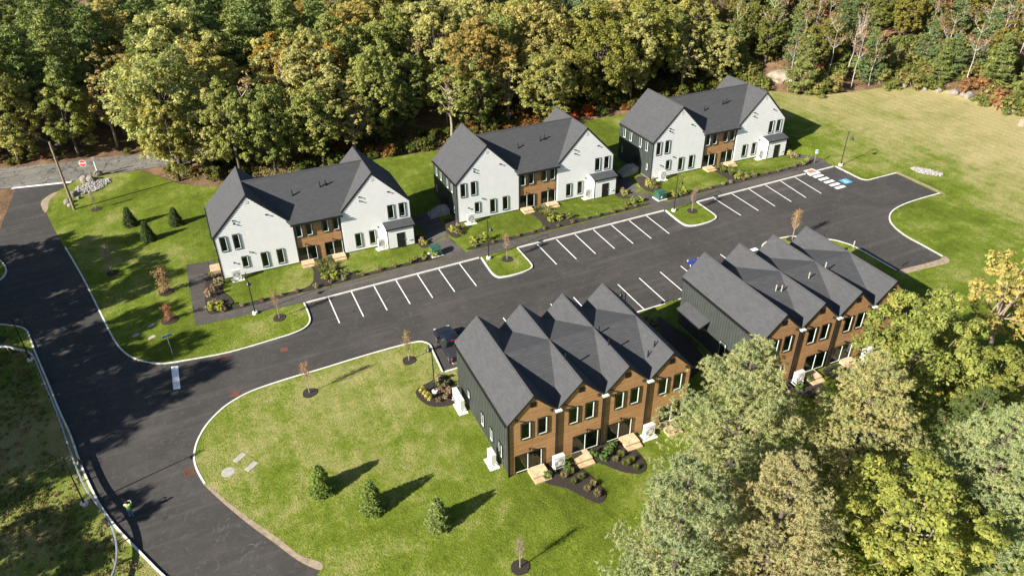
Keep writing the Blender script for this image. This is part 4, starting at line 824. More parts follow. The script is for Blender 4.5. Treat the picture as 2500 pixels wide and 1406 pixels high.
def pine_tree(seed, H, Rr, frac, dz, nb, ntuft, blade, bw, nbl, mat=None, bark=None, droop=.0, open_=.0, vj=.06):
    """whorled pine: plates of needle tufts along each branch"""
    rg = np.random.default_rng(seed); C = []; D = []; T = []; tb = MB(); r0 = .015 * H + .06
    tb.tube([(0, 0, -.3), (rg.normal() * .1, rg.normal() * .1, H * .5), (0, 0, H * .98)], [r0, r0 * .7, .04], 8)
    z = H * frac
    while z < H * .99:
        f = (z / H - frac) / (1 - frac); L0 = Rr * min(1.0, (1 - f) ** .72 * 1.12 + .06) * (.55 + .45 * min(1, f * 4 + .45))
        a0 = rg.uniform(0, 6.28)
        for k in range(nb):
            if rg.random() < open_: continue
            a = a0 + 6.283 * k / nb + rg.normal() * .28; L = L0 * rg.uniform(.62, 1.12); up = .10 + .45 * f + rg.normal() * .08
            u = np.array([math.cos(a), math.sin(a), 0]); s_ = np.array([-u[1], u[0], 0])
            tb.tube([(0, 0, z), tuple(u * L * .5 + [0, 0, z + L * .5 * up]), tuple(u * L + [0, 0, z + L * up - droop * L])], [r0 * .28 * (1 - f) + .02, r0 * .16 * (1 - f) + .012, .008], 4, 0, False)
            n = max(4, int(ntuft * L / Rr)); bt = rg.random()
            t = np.sqrt(rg.uniform(.10, 1.0, n)); lat = rg.normal(size=n) * (.10 + .26 * (1 - np.abs(t - .6))) * L * .55
            p = u * (t * L)[:, None] + s_ * lat[:, None] + np.array([0, 0, 1]) * (z + t * L * up - droop * L * t * t + rg.normal(size=n) * vj * L + .04 * L)[:, None]
            d = u * .55 + np.array([0, 0, .75]) + s_ * (np.sign(lat) * .25)[:, None] + unit(rg, n) * .35
            C.append(p); D.append(d); T.append(bt * .45 + rg.random(n) * .55)
        z += dz * rg.uniform(.8, 1.2) * (1 - .35 * f)
    C = np.concatenate(C); D = np.concatenate(D); T = np.concatenate(T); D /= np.linalg.norm(D, axis=1, keepdims=True)
    idx = np.repeat(np.arange(len(C)), nbl); n = len(idx)
    dd = D[idx] * .75 + unit(rg, n) * .85; dd /= np.linalg.norm(dd, axis=1, keepdims=True)
    nn = unit(rg, n) + np.array([0, 0, .9]); bl = blade * rg.uniform(.7, 1.25, n)
    return leaf_mesh('crown', C[idx] + dd * (bl * .9)[:, None], nn, bl, T[idx] * .8 + rg.random(n) * .2, mat or need_m, bw, dd), tb.mesh('trunk', bark or bark_m, True)

def place(name, label, cat, proto, x, y, sc=1.0, rz=None, color=(.1, .12, .03), group=None, tname='trunk', z=None, sz=None):
    t = thing(name, label, cat, (x, y, (G(x, y) + LZ - .03) if z is None else z), rnd.uniform(0, 6.28) if rz is None else rz, group, (sc, sc, sc * (sz or 1)))
    c = link('crown' if cat == 'tree' else 'foliage', proto[0], t); c.color = (*color, 1)
    if proto[1] is not None: link(tname, proto[1], t)
    return t

OAKS = [broad_tree(11 + k, 15, r, .10, nl, 17, 46, .165, None, None, .75, .08) for k, (r, nl) in enumerate(((4.6, 34), (5.2, 38), (4.2, 30), (5.6, 40), (4.9, 36)))]
THIN = [broad_tree(41 + k, 13, 4.2, .28, 22, 8, 22, .20, None, tbark_m, .8, .15) for k in range(2)]
FPINE = [pine_tree(61 + k, 19, r, .30, 1.35, 5, 40, .40, .20, 6, None, None, .03, .15, .03) for k, r in enumerate((4.4, 3.8, 4.8))]
YPINE = [pine_tree(65 + k, 9, r, .06, .80, 5, 34, .28, .20, 6, None, None, .02, .08, .035) for k, r in enumerate((2.9, 2.5))]
def bare_tree(seed, H, bark, nb=9, leaves=120, mat=None):
    rg = np.random.default_rng(seed); tb = MB(); pts = [(0, 0, -.3)]; x = y = 0; cs = []
    for k in range(1, 8): x += rg.normal() * .16; y += rg.normal() * .16; pts.append((x, y, H * k / 7))
    r0 = .010 * H + .03; r0 *= .72; tb.tube(pts, [max(.02, r0 * (1 - .12 * k)) for k in range(8)], 7)
    for _ in range(nb):
        k = rg.integers(3, 7); b0 = Vector(pts[k]); a = rg.uniform(0, 6.28); L = H * rg.uniform(.14, .30)
        e = b0 + Vector((math.cos(a) * L * .6, math.sin(a) * L * .6, L * .85)); m = b0.lerp(e, .5) + Vector((math.cos(a) * L * .1, math.sin(a) * L * .1, 0))
        tb.tube([b0, m, e], [r0 * .36, r0 * .22, .012], 5, 0, False)
        for _ in range(5):
            q = b0.lerp(e, rg.uniform(.35, 1)); d = Vector((rg.normal(), rg.normal(), abs(rg.normal()) + .3)).normalized() * L * rg.uniform(.2, .4); tb.tube([q, q + d * .5 + Vector((0, 0, .05)), q + d], [.022, .015, .007], 4, 0, False); cs.append(q + d)
    cs = np.array([tuple(c) for c in cs]); C, Nn, S, T = clump_leaves(rg, cs, np.full(len(cs), .55), max(1, leaves // len(cs)), .15)
    return leaf_mesh('crown', C, Nn, S, T, mat or leafp_m), tb.mesh('trunk', bark, True)
BIRCH = [bare_tree(71, 12, pbark_m, 8, 260), bare_tree(72, 13, pbark_m, 11, 180), bare_tree(73, 10, pbark_m, 7, 420)]
def shrub(seed, r, h, n, per, leaf, mat=None):
    rg = np.random.default_rng(seed); d = unit(rg, n); d[:, 2] = np.abs(d[:, 2]); cc = d * np.array([r, r, h]) * rg.uniform(.35, .8, n)[:, None] + np.array([0, 0, h * .18])
    tb = MB()
    for c in cc[::3]: tb.tube([(0, 0, -.05), tuple(c * .5), tuple(c)], [.03, .02, .008], 4, 0, False)
    C, Nn, S, T = clump_leaves(rg, cc, r * rg.uniform(.22, .38, n), per, leaf); return leaf_mesh('foliage', C, Nn, S, T, mat or leafp_m), tb.mesh('stems', tbark_m)
SHRUB = [shrub(81, .75, .95, 16, 26, .085), shrub(82, .6, 1.2, 16, 24, .08), shrub(83, .9, .75, 18, 22, .085), shrub(84, .42, .5, 10, 22, .06)]
WILD = [shrub(86, 1.9, 2.4, 26, 40, .17, leaf_m), shrub(87, 2.4, 2.0, 30, 36, .18, leaf_m), shrub(88, 1.5, 3.2, 24, 40, .16, leaf_m)]
def grass_tuft(seed, n, L):
    rg = np.random.default_rng(seed); a = rg.uniform(0, 6.28, n); lean = rg.uniform(.15, .75, n); d = np.stack([np.cos(a) * lean, np.sin(a) * lean, np.ones(n)], 1); d /= np.linalg.norm(d, axis=1, keepdims=True)
    bl = L * rg.uniform(.6, 1.1, n) * .5; C = d * bl[:, None] + np.stack([np.cos(a), np.sin(a), 0 * a], 1) * .06
    return leaf_mesh('foliage', C, np.cross(d, unit(rg, n)), bl, rg.random(n), leafp_m, .055, d), None
GRASS = [grass_tuft(91, 240, .95), grass_tuft(92, 200, .7)]
def spruce(seed, H, Rr):
    rg = np.random.default_rng(seed); n = 1500; f = 1 - np.sqrt(rg.random(n)); a = rg.uniform(0, 6.28, n); r = Rr * (1 - f) ** .85 * rg.uniform(.55, 1.05, n) * (1 + .13 * np.sin(a * 7 + f * 23)) + .03
    C = np.stack([np.cos(a) * r, np.sin(a) * r, .08 + f * H * .97], 1); D = np.stack([np.cos(a) * .85, np.sin(a) * .85, .45 + .5 * f], 1) + unit(rg, n) * .3; D /= np.linalg.norm(D, axis=1, keepdims=True)
    idx = np.repeat(np.arange(n), 6); dd = D[idx] + unit(rg, n * 6) * .55; dd /= np.linalg.norm(dd, axis=1, keepdims=True); bl = .12 * rg.uniform(.7, 1.3, n * 6)
    return leaf_mesh('crown', C[idx] + dd * bl[:, None], unit(rg, n * 6) + np.array([0, 0, .6]), bl, (rg.random(n))[idx] * .5 + rg.random(n * 6) * .5, need_m, .22, dd), MB().tube([(0, 0, -.1), (0, 0, H * .97)], [.07, .01], 6).mesh('trunk', bark_m)
SPRUCE = [spruce(101, 3.0, .86), spruce(102, 3.1, .90)]
def sapling(seed, H, col_n):
    rg = np.random.default_rng(seed); tb = MB(); tb.tube([(0, 0, -.05), (.02, .0, H * .5), (0, .03, H * .95)], [.05, .035, .012], 7); cs = []
    for _ in range(40):
        z = H * rg.uniform(.32, .85); a = rg.uniform(0, 6.28); L = H * rg.uniform(.12, .27) * (1.25 - z / H); e = Vector((math.cos(a) * L * .55, math.sin(a) * L * .55, z + L * 1.1)); tb.tube([(0, 0, z), Vector((0, 0, z)).lerp(e, .5) + Vector((math.cos(a), math.sin(a), 0)) * L * .1, e], [.016, .011, .005], 4, 0, False)
        for _ in range(4):
            q = Vector((0, 0, z)).lerp(e, rg.uniform(.3, 1)); w = q + Vector((rg.normal() * .16, rg.normal() * .16, rg.uniform(.1, .4))); tb.tube([q, w], [.008, .004], 3, 0, False); cs.append(tuple(w))
    cs = np.array(cs); C, Nn, S, T = clump_leaves(rg, cs, np.full(len(cs), .18), col_n * 2, .034); return leaf_mesh('crown', C, Nn, S, T, leafp_m), tb.mesh('trunk', tbark_m)
SAP = [sapling(111, 3.6, 3), sapling(112, 3.4, 2), sapling(113, 3.3, 1)]
def dry_shrub(seed):
    rg = np.random.default_rng(seed); n = 40; cc = np.stack([rg.normal(size=n) * .28, rg.normal(size=n) * .28, rg.uniform(.3, 2.3, n)], 1); tb = MB()
    for c in cc[::2]: tb.tube([(0, 0, 0), (c[0] * .4, c[1] * .4, c[2] * .6), tuple(c)], [.025, .015, .006], 4, 0, False)
    C, Nn, S, T = clump_leaves(rg, cc, np.full(n, .34), 26, .06); return leaf_mesh('crown', C, Nn, S, T, leafp_m), tb.mesh('trunk', tbark_m)
DRY = [dry_shrub(121)]

OLIVE = [(.315, .300, .100), (.350, .315, .100), (.275, .288, .090), (.360, .305, .115), (.245, .268, .085), (.375, .350, .145)]
ONAME = ['olive', 'yellowish olive', 'green', 'brownish olive', 'deep green', 'pale olive']
GOLD = [(.36, .245, .065), (.38, .255, .06)]; PGRN = [(.165, .205, .062), (.205, .232, .072), (.14, .185, .058)]
# named trees along the edge of the wood
def oak(x, y, label, sc=1.0, col=None, k=None, group='trees of the wood behind the houses', protos=None, cat='tree', name='broadleaf_tree', sz=None):
    P_ = protos or OAKS; return place(name, label, cat, P_[(k if k is not None else rnd.randrange(len(P_))) % len(P_)], x, y, sc, None, col or rnd.choice(OLIVE), group, z=G(x, y) - .05, sz=sz)
taken = []
def own(x, y, *a, **k): taken.append((x, y)); return oak(x, y, *a, **k)
own(-2.5, 38.2, 'tall pale olive tree at the end of the visible public road', 1.2, (.34, .345, .14), 3); own(1.0, 56.5, 'big pale yellow-green tree rising behind the public road', 1.28, (.42, .40, .17), 1)
own(-10.5, 58, 'tan half-bare tree left of the pale yellow-green tree', 1.05, (.30, .23, .10), 0, protos=THIN); own(-5, 53, 'mid-green tree directly across the public road', .95, (.19, .22, .06), 2)
own(31, 53, 'tall gold-topped tree at the top centre-left of the wood', 1.12, (.33, .25, .075), 1); own(47, 33, 'rounded orange-tinted tree behind the middle white house', 1.12, (.31, .23, .075), 4)
own(17, 51, 'golden tree between dark pines and olive trees', 1.0, (.36, .25, .06), 0); own(69, 30, 'large leafy olive tree behind gap of middle and rightmost house', 1.05, (.22, .215, .05), 3); own(79, 31, 'tall broad olive tree behind the rightmost white house', 1.1, (.25, .24, .06), 1)
taken.append((66, 41)); place('pine_tree', 'bluish pale pine standing alone among broadleaf trees at top centre', 'tree', FPINE[2], 66, 41, .98, None, (.19, .25, .145), 'pines of the wood', z=G(66, 41) - .1)
taken.append((73.5, 45)); place('pine_tree', 'smaller bluish pine right of the lone pale pine at top centre', 'tree', FPINE[0], 74, 46, .85, None, (.16, .22, .12), 'pines of the wood', z=G(74, 46) - .1)
for k, (x, y, sc) in enumerate(((-22.5, 60, 1.05), (-17.5, 64, 1.1), (-12, 69, 1.05), (-26, 68, 1.0), (-33, 62, 1.1), (-3, 72, 1.1), (-20, 74, 1.15), (11, 57, 1.0), (15.5, 62, 1.05), (6, 66, 1.1), (21, 66, 1.0), (-8, 79, 1.1), (-30, 77, 1.1), (3, 80, 1.1), (26, 62, .95))):
    taken.append((x, y)); z_ = 'at the upper left corner' if x < -8 else 'left of top centre'
    place('pine_tree', 'tall dark green pine in the wood %s' % z_, 'tree', FPINE[k % 3], x, y, sc, None, PGRN[k % 3], 'tall dark pines %s' % z_, z=G(x, y) - .1)
# the rest of the wood
def in_wood(x, y):
    if x < -6: return y > 53 - .2 * (x + 29) and x > -42 or False
    if x < 14: return (27.5 + max(0, (2 - x)) * .9 < y < 37.5 - .08 * x) or y > 46.5 - .25 * x
    return y > 26.5 if x < 98 else False
k = 0; tries = 0
while tries < 6000 and k < 175:
    tries += 1; x = rnd.uniform(-40, 100); y = rnd.uniform(26.5, 84)
    if not in_wood(x, y) or any((x - a) ** 2 + (y - b) ** 2 < (5.4 if y > 40 else 5.0) ** 2 for a, b in taken): continue
    taken.append((x, y)); k += 1
    zone = 'behind the leftmost white house' if x < 28 else 'behind the middle white house' if x < 58 else 'behind the rightmost white house'
    depth = 'front row of the wood' if y < 36 else 'deep in the wood' if y > 52 else 'middle of the wood'
    r_ = rnd.random()
    if x < 30 and y > 54 and r_ < .45: place('pine_tree', 'dark green pine %s, %s' % (depth, zone), 'tree', FPINE[k % 3], x, y, rnd.uniform(.75, 1.0), None, PGRN[k % 3], 'pines %s %s' % (depth, zone), z=G(x, y) - .1)
    elif r_ > .90 and r_ < .93 and y < 60: place('bare_tree', 'half-bare grey-trunked tree %s, %s' % (depth, zone), 'tree', BIRCH[k % 3], x, y, rnd.uniform(1.0, 1.3), None, (.30, .22, .10), 'half-bare trees %s %s' % (depth, zone), z=G(x, y) - .1)
    elif r_ > .93 and y > 40 and x > 8: oak(x, y, 'golden brown broadleaf tree %s, %s' % (depth, zone), rnd.uniform(.72, .95), rnd.choice(GOLD), None, 'golden trees %s %s' % (depth, zone))
    else:
        ci = rnd.randrange(6); sc_ = rnd.uniform(.62, .98) if y < 34 else rnd.uniform(.72, 1.18); sn = 'smaller' if sc_ < .82 else 'tall' if sc_ > .98 else 'mid-sized'
        oak(x, y, '%s %s broadleaf tree %s, %s' % (sn, ONAME[ci], depth, zone), sc_, OLIVE[ci], None, '%s %s trees %s %s' % (sn, ONAME[ci], depth, zone), THIN if rnd.random() < .2 else None, sz=rnd.uniform(.88, 1.2))
for i in range(400):
    x = rnd.uniform(-75, 30); y = rnd.uniform(80, 150)
    if x < -42 - (y - 80) * .2 and y < 84: continue
    if any((x - a) ** 2 + (y - b) ** 2 < 8 ** 2 for a, b in taken): continue
    taken.append((x, y)); place('pine_tree', 'dark pine far back in the upper left of the wood', 'tree', FPINE[i % 3], x, y, rnd.uniform(.9, 1.15), None, PGRN[i % 3], 'far back pines', z=G(x, y) - .1)
# lower undergrowth at the edge of the wood
k = 0
for i in range(150):
    x = rnd.uniform(0, 98); y = (26.0 if x > 14 else 30 + (14 - x) * .3) + rnd.uniform(-.6, 5)
    if any((x - a) ** 2 + (y - b) ** 2 < 2.2 for a, b in taken): continue
    zone = 'leftmost' if x < 28 else 'middle' if x < 58 else 'rightmost'
    c = rnd.choice([(.11, .11, .02), (.09, .12, .02), (.07, .10, .02), (.22, .10, .03), (.14, .12, .03)])
    rd = c[0] > .2; place('undergrowth_shrub', '%s undergrowth shrub at the wood edge behind the %s white house' % ('rusty brown' if rd else 'green', zone), 'shrub', WILD[i % 3], x, y, rnd.uniform(.5, .95), None, c, '%s undergrowth behind the %s house' % ('rusty' if rd else 'green', zone), 'stems', G(x, y) - .03)
place('maple_shrub', 'bright red-orange young maple in the shade left of the rightmost white house', 'shrub', WILD[1], 62, 26.6, .55, None, (.42, .085, .02), None, 'stems', G(62, 25)); place('maple_shrub', 'deep red young maple behind the bright red-orange one', 'shrub', WILD[0], 64.5, 26.2, .8, None, (.38, .07, .02), None, 'stems', G(62, 25))
for i in range(16):
    x = rnd.uniform(-6.5, 6); y = 39 - (x + 8) * .85 + rnd.uniform(-.5, 3)
    if y > 37.5: continue
    place('undergrowth_shrub', 'low green shrub between the public road and the leftmost house lawn', 'shrub', WILD[i % 3], x, y, rnd.uniform(.35, .7), None, rnd.choice([(.12, .14, .03), (.09, .12, .03), (.2, .14, .05)]), 'shrubs between public road and lawn', 'stems', G(x, y) - .03)
for i in range(34):
    x = rnd.uniform(-38, 6); y = 51.5 - .30 * (x + 26) + rnd.uniform(1.0, 7); c = rnd.choice([(.26, .13, .05), (.22, .10, .035), (.12, .13, .03), (.10, .13, .025), (.16, .15, .04)]); rd = c[0] > .2
    place('roadside_shrub', '%s low shrub on the bank beyond the public road' % ('rusty brown' if rd else 'green'), 'shrub', WILD[i % 3], x, y, rnd.uniform(.25, .6), None, c, '%s shrubs on the roadside bank' % ('rusty' if rd else 'green'), 'stems', G(x, y) - .03)
# the open, mixed wood to the upper right
rk_ = 0; nsh = 0
for i in range(9000):
    x = rnd.uniform(97, 200); y = rnd.uniform(-14, 92); d_ = past_edge(x, y)
    if d_ < -1.6 or d_ > 50 or (x < 109 and 19 < y < 26.5 and abs(x - 104.5) < 4.5): continue
    if abs((x - 124) * .2 - (y - 62)) < 4.5 and 116 < x < 165: continue
    if (x - 168) ** 2 + (y - 46) ** 2 < 36: continue
    if y > 30 + (x - 97) * .9 + 22: continue
    r_ = rnd.random(); low = d_ < 7
    mind = 1.65 if low else (2.3 if r_ < .38 else 3.3)
    if any((x - a_) ** 2 + (y - b_) ** 2 < mind ** 2 for a_, b_ in taken): continue
    if rk_ > 560: break
    taken.append((x, y)); rk_ += 1; zz = 'beside the dry field' if d_ < 10 else 'on the upper right slope' if d_ < 28 else 'at the far upper right'
    if (low or r_ < .34) and nsh < 285:
        nsh += 1
        c = rnd.choice([(.165, .18, .05), (.19, .195, .055), (.21, .20, .06), (.15, .17, .05), (.18, .19, .05), (.14, .16, .045), (.22, .21, .07), (.16, .18, .05), (.19, .18, .06), (.28, .145, .075), (.28, .22, .09)]); rd = c[0] > .25
        sc_ = rnd.uniform(.8, 1.5); ww = 'near the rock ledge' if x < 112 else 'by the middle of the field' if x < 121 else 'by the fieldstones at the right'; ds = '%s %s bushy shrub %s, %s' % ('tall' if sc_ > 1.22 else 'low' if sc_ < .98 else 'round', 'russet' if rd else ('pale olive' if c[0] > .185 else 'deep olive'), zz, ww)
        place('hedge_shrub', ds, 'shrub', WILD[i % 3], x, y, sc_, None, c, ds[:60], 'stems', G(x, y) - .1)
    elif r_ < .46: place('birch_tree', 'thin pale-trunked birch with few leaves %s' % zz, 'tree', BIRCH[i % 3], x, y, rnd.uniform(.7, 1.0), None, rnd.choice([(.24, .16, .06), (.18, .17, .06), (.28, .13, .07)]), 'pale birches %s' % zz, z=G(x, y) - .05)
    elif r_ < .68: place('pine_tree', 'light green young pine %s' % zz, 'tree', YPINE[i % 2], x, y, rnd.uniform(.7, 1.2), None, rnd.choice([(.165, .19, .06), (.13, .17, .07), (.18, .195, .065)]), 'young pines %s' % zz, z=G(x, y) - .05)
    elif r_ < .72: oak(x, y, 'russet leaved small tree %s' % zz, rnd.uniform(.35, .5), (.28, .10, .042), None, 'russet trees %s' % zz, THIN)
    elif r_ < .80: oak(x, y, 'thin tan-green tree %s' % zz, rnd.uniform(.4, .6), (.20, .16, .06), None, 'thin tan trees %s' % zz, THIN)
    else: oak(x, y, 'olive yellow small tree %s' % zz, rnd.uniform(.45, .70), rnd.choice([(.20, .195, .05), (.24, .21, .05), (.17, .18, .045)]), None, 'olive trees %s' % zz)
for x, y, sc, lb in ((105.5, 29, 1.0, 'white-trunked leaning birch left of the red tree, above the rock ledge'), (113.5, 22, .98, 'white-trunked birch by the hedge, right of the rock ledge'), (101.5, 33.5, 1.05, 'forked white birch at the far left of the open wood')):
    place('birch_tree', lb, 'tree', BIRCH[int(x) % 3], x, y, sc, None, (.26, .19, .08), None, z=G(x, y))

rg = np.random.default_rng(5); pts_ = []
while len(pts_) < 5200:
    x, y = rg.uniform(93, 200), rg.uniform(-14, 95)
    if 1.0 < past_edge(x, y) < 60 and not (abs((x - 124) * .2 - (y - 62)) < 3.5 and 112 < x < 168): pts_.append((x, y, G(x, y) + rg.uniform(.05, .45)))
while len(pts_) < 7600:
    x, y = rg.uniform(-5, 96), rg.uniform(25.5, 36)
    if y > 26 + max(0, 12 - x) * .45: pts_.append((x, y, G(x, y) + rg.uniform(.05, .35)))
cc_ = np.array(pts_); gc = link('ground_cover', leaf_mesh('ground_cover', *clump_leaves(rg, cc_, rg.uniform(.25, .75, len(cc_)), 11, .13), leafp_m)); gc.color = (.22, .20, .07, 1); tag(gc, 'low mixed ground cover under the trees of the wood', 'undergrowth', None, 'stuff')
for nm_, lb_, cl_, nn_, ls_, sd_ in (('weeds', 'rough green weeds of the bank left of the guardrail', (.115, .145, .03), 2600, .085, 6), ('dead_weeds', 'brown dead weeds of the bank left of the guardrail', (.24, .16, .085), 1500, .075, 8)):
    rg = np.random.default_rng(sd_); pt_ = []
    while len(pt_) < nn_:
        x, y = rg.uniform(-34, -9), rg.uniform(-48, 1)
        if x < np.interp(y, [-45, -41, -35, -25.5, -12, -1.2, 1], [-6.6, -9, -12.2, -15.4, -18.7, -21.4, -24]) - .5 and math.sin(x * .55 + sd_) * math.cos(y * .42 + sd_ * 2) + rg.normal() * .35 > -.1: pt_.append((x, y, G(x, y) + LZ + rg.uniform(.0, .10)))
    pt_ = np.array(pt_); wo = link(nm_, leaf_mesh(nm_, *clump_leaves(rg, pt_, rg.uniform(.10, .34, nn_), 16, ls_, .7), leafp_m)); wo.color = (*cl_, 1); tag(wo, lb_, 'weeds', None, 'stuff')
# foreground trees at the lower right
NP = [pine_tree(201 + k, 14, r, .14, .78, 6, nt_, .115, .17, 17, need2_m, bark_m, .02, .10, .035) for k, (r, nt_) in enumerate(((4.9, 92), (4.6, 88), (4.4, 86)))]
NM = [broad_tree(221 + k, 12, r, .22, 32, 17, 66, .125, leaf_m, tbark_m, .75, .05) for k, r in enumerate((4.6, 4.9))]
NY = broad_tree(231, 13, 3.6, .42, 24, 11, 26, .13, leaf_m, tbark_m, .8, .12)
SAGE = (.21, .225, .115)
place('foreground_pine', 'large sage and tan pine in front of the gap between the brown blocks', 'tree', NP[0], 31.8, -53.6, 1.14, R(40), (.33, .36, .205), 'foreground pines'); place('foreground_pine', 'tan-green pine in front of the right-hand brown block doors', 'tree', NP[1], 40.5, -57.0, 1.0, R(120), (.38, .375, .20), 'foreground pines')
place('foreground_pine', 'sage green pine cut by the bottom edge, lowest of the foreground pines', 'tree', NP[2], 22.6, -59.6, 1.06, R(10), (.30, .345, .215), 'foreground pines'); place('foreground_pine', 'pinkish tan pine at the bottom, between sage pine and yellow maple', 'tree', NP[0], 29.0, -61.4, .98, R(200), (.38, .355, .215), 'foreground pines')
place('foreground_pine', 'pale green pine at the lower right corner', 'tree', NP[1], 42.6, -65.0, 1.05, R(300), (.32, .37, .21), 'foreground pines'); place('foreground_pine', 'dark green pine showing between yellow maple and lower right pine', 'tree', NP[2], 47.5, -60.5, .8, R(80), (.12, .165, .06), 'foreground pines')
place('foreground_maple', 'yellow-green maple beside the corner of the right-hand brown block', 'tree', NM[0], 51.0, -53.0, 1.0, R(20), (.26, .28, .075), 'foreground maples'); place('foreground_maple', 'bright yellow maple cut by the bottom edge', 'tree', NM[1], 37.0, -64.6, .92, R(140), (.275, .285, .07), 'foreground maples')
place('foreground_maple', 'olive maple right behind the yellow-green one', 'tree', NM[1], 53.5, -57.5, .78, R(250), (.22, .23, .055), 'foreground maples'); place('thin_yellow_tree', 'slender yellow-leaved tree with pale trunks at the right edge over the field', 'tree', NY, 63, -51.5, 1.0, R(90), (.40, .33, .11)); place('thin_yellow_tree', 'second pale-trunked yellow tree at the right edge, cut by the frame', 'tree', NY, 64.5, -54.5, .95, R(200), (.40, .32, .10))
# tall trees west of the road, out of frame, whose shadows fall across it
for k, (x, y, sc) in enumerate(((-42, -12, 1.15), (-38.5, -19, 1.1), (-41, -26, 1.2), (-36.5, -39, 1.05), (-37, 0, 1.1), (-38, -14, 1.1), (-38, 7.5, 1.0), (-36.5, -23, 1.0), (-40, -4, 1.1), (-45, 3, 1.1), (-44, 8, 1.1), (-48, -16, 1.2), (-42, 13, 1.0), (-52, -6, 1.2), (-46, -30, 1.2))):
    place('roadside_tree', 'tall tree west of the road beyond the left edge of the picture', 'tree', (FPINE + OAKS)[k % 8], x, y, sc, None, OLIVE[k % 6], 'trees west of the road', z=G(x, y))

# ------------------------------------------------------------------ planting on the site
for i, (x, y, lb) in enumerate(((3.7, -38.2, 'small spruce nearest the road on the south lawn'), (7.0, -41.8, 'middle small spruce of the three on the south lawn'), (11.2, -45.6, 'small bluish spruce closest to the brown block on the south lawn'), (-10.0, 20.1, 'small dark spruce left of the leftmost white house, nearest the utility pole'), (-4.3, 17.3, 'small dark spruce closest to the leftmost white house'), (-7.9, 14.4, 'small dark spruce nearest the camera left of the leftmost white house'))):
    place('spruce_tree', lb, 'tree', SPRUCE[i % 2], x, y, 1.03 if i < 3 else .92, None, ((.17, .23, .048), (.17, .22, .052), (.185, .23, .07))[i] if i < 3 else (.07, .10, .035), 'small planted spruces'); ring(x, y, .85)
for i, (x, y, sc, c, lb) in enumerate(((4.7, -11.6, 1.0, (.32, .20, .09), 'young bare tree beside the lamp post before the leftmost white house'), (32.0, -11.9, 1.0, (.30, .17, .12), 'reddish young tree on the first parking island'), (59.0, -12.0, 1.0, (.32, .17, .12), 'young tree on the second parking island'),
        (15.3, -25.2, 1.0, (.36, .24, .10), 'tan young tree at the tip of the south lawn by the pickup'), (5.2, -25.6, 1.05, (.36, .20, .11), 'orange-tipped young tree on the south lawn kerb'), (-12.3, 7.6, 1.2, (.34, .24, .18), 'pale bare young tree on the lawn near the access road'), (-14.5, 27.8, .9, (.3, .25, .18), 'leafless young tree by the utility pole'), (15.3, -51.8, 1.0, (.25, .20, .10), 'young tree near the bottom edge before the brown block'), (65.3, -24.0, 1.15, (.50, .26, .08), 'golden young tree behind the right-hand brown block'), (-23.5, -1.8, 1.0, (.36, .17, .14), 'reddish young tree at the left edge behind the guardrail'))):
    place('young_tree', lb, 'tree', SAP[(0, 0, 1, 0, 0, 2, 2, 2, 0, 1)[i]], x, y, sc, None, c, 'staked young trees'); ring(x, y, .70)
for x, y, sc, c, lb in ((-6.5, -.1, 1.35, (.30, .175, .09), 'tall dry rusty shrub on the lawn left of the leftmost house'), (-6.4, -6.4, .85, (.33, .12, .07), 'small dry reddish shrub nearer the walk')):
    place('dry_shrub', lb, 'shrub', DRY[0], x, y, sc, None, c, None, 'stems'); ring(x, y, .9)
YG = (.29, .30, .05); OG = (.17, .195, .055); BR = (.20, .135, .085); TN = (.30, .25, .14); DG = (.09, .145, .035); PK = (.30, .21, .15); YL = (.42, .36, .08); RU = (.23, .11, .06)
CN = {YG: 'yellow-green', OG: 'olive green', BR: 'brown', TN: 'tan', DG: 'dark green', PK: 'pinkish', YL: 'yellow', RU: 'rusty red'}
def shr(x, y, k, c, where, sc=1.0, nm='shrub'):
    place('garden_shrub', '%s garden shrub %s' % (CN[c], where), 'shrub', SHRUB[k], x, y, sc, None, c, '%s shrubs %s' % (CN[c], where), 'stems', G(x, y) + LZ + .05)
def gra(x, y, k, c, where, sc=1.0): place('feather_grass_plant', '%s ornamental grass clump %s' % (CN[c], where), 'grass clump', GRASS[k], x, y, sc, None, c, '%s grasses %s' % (CN[c], where), z=G(x, y) + LZ + .05)
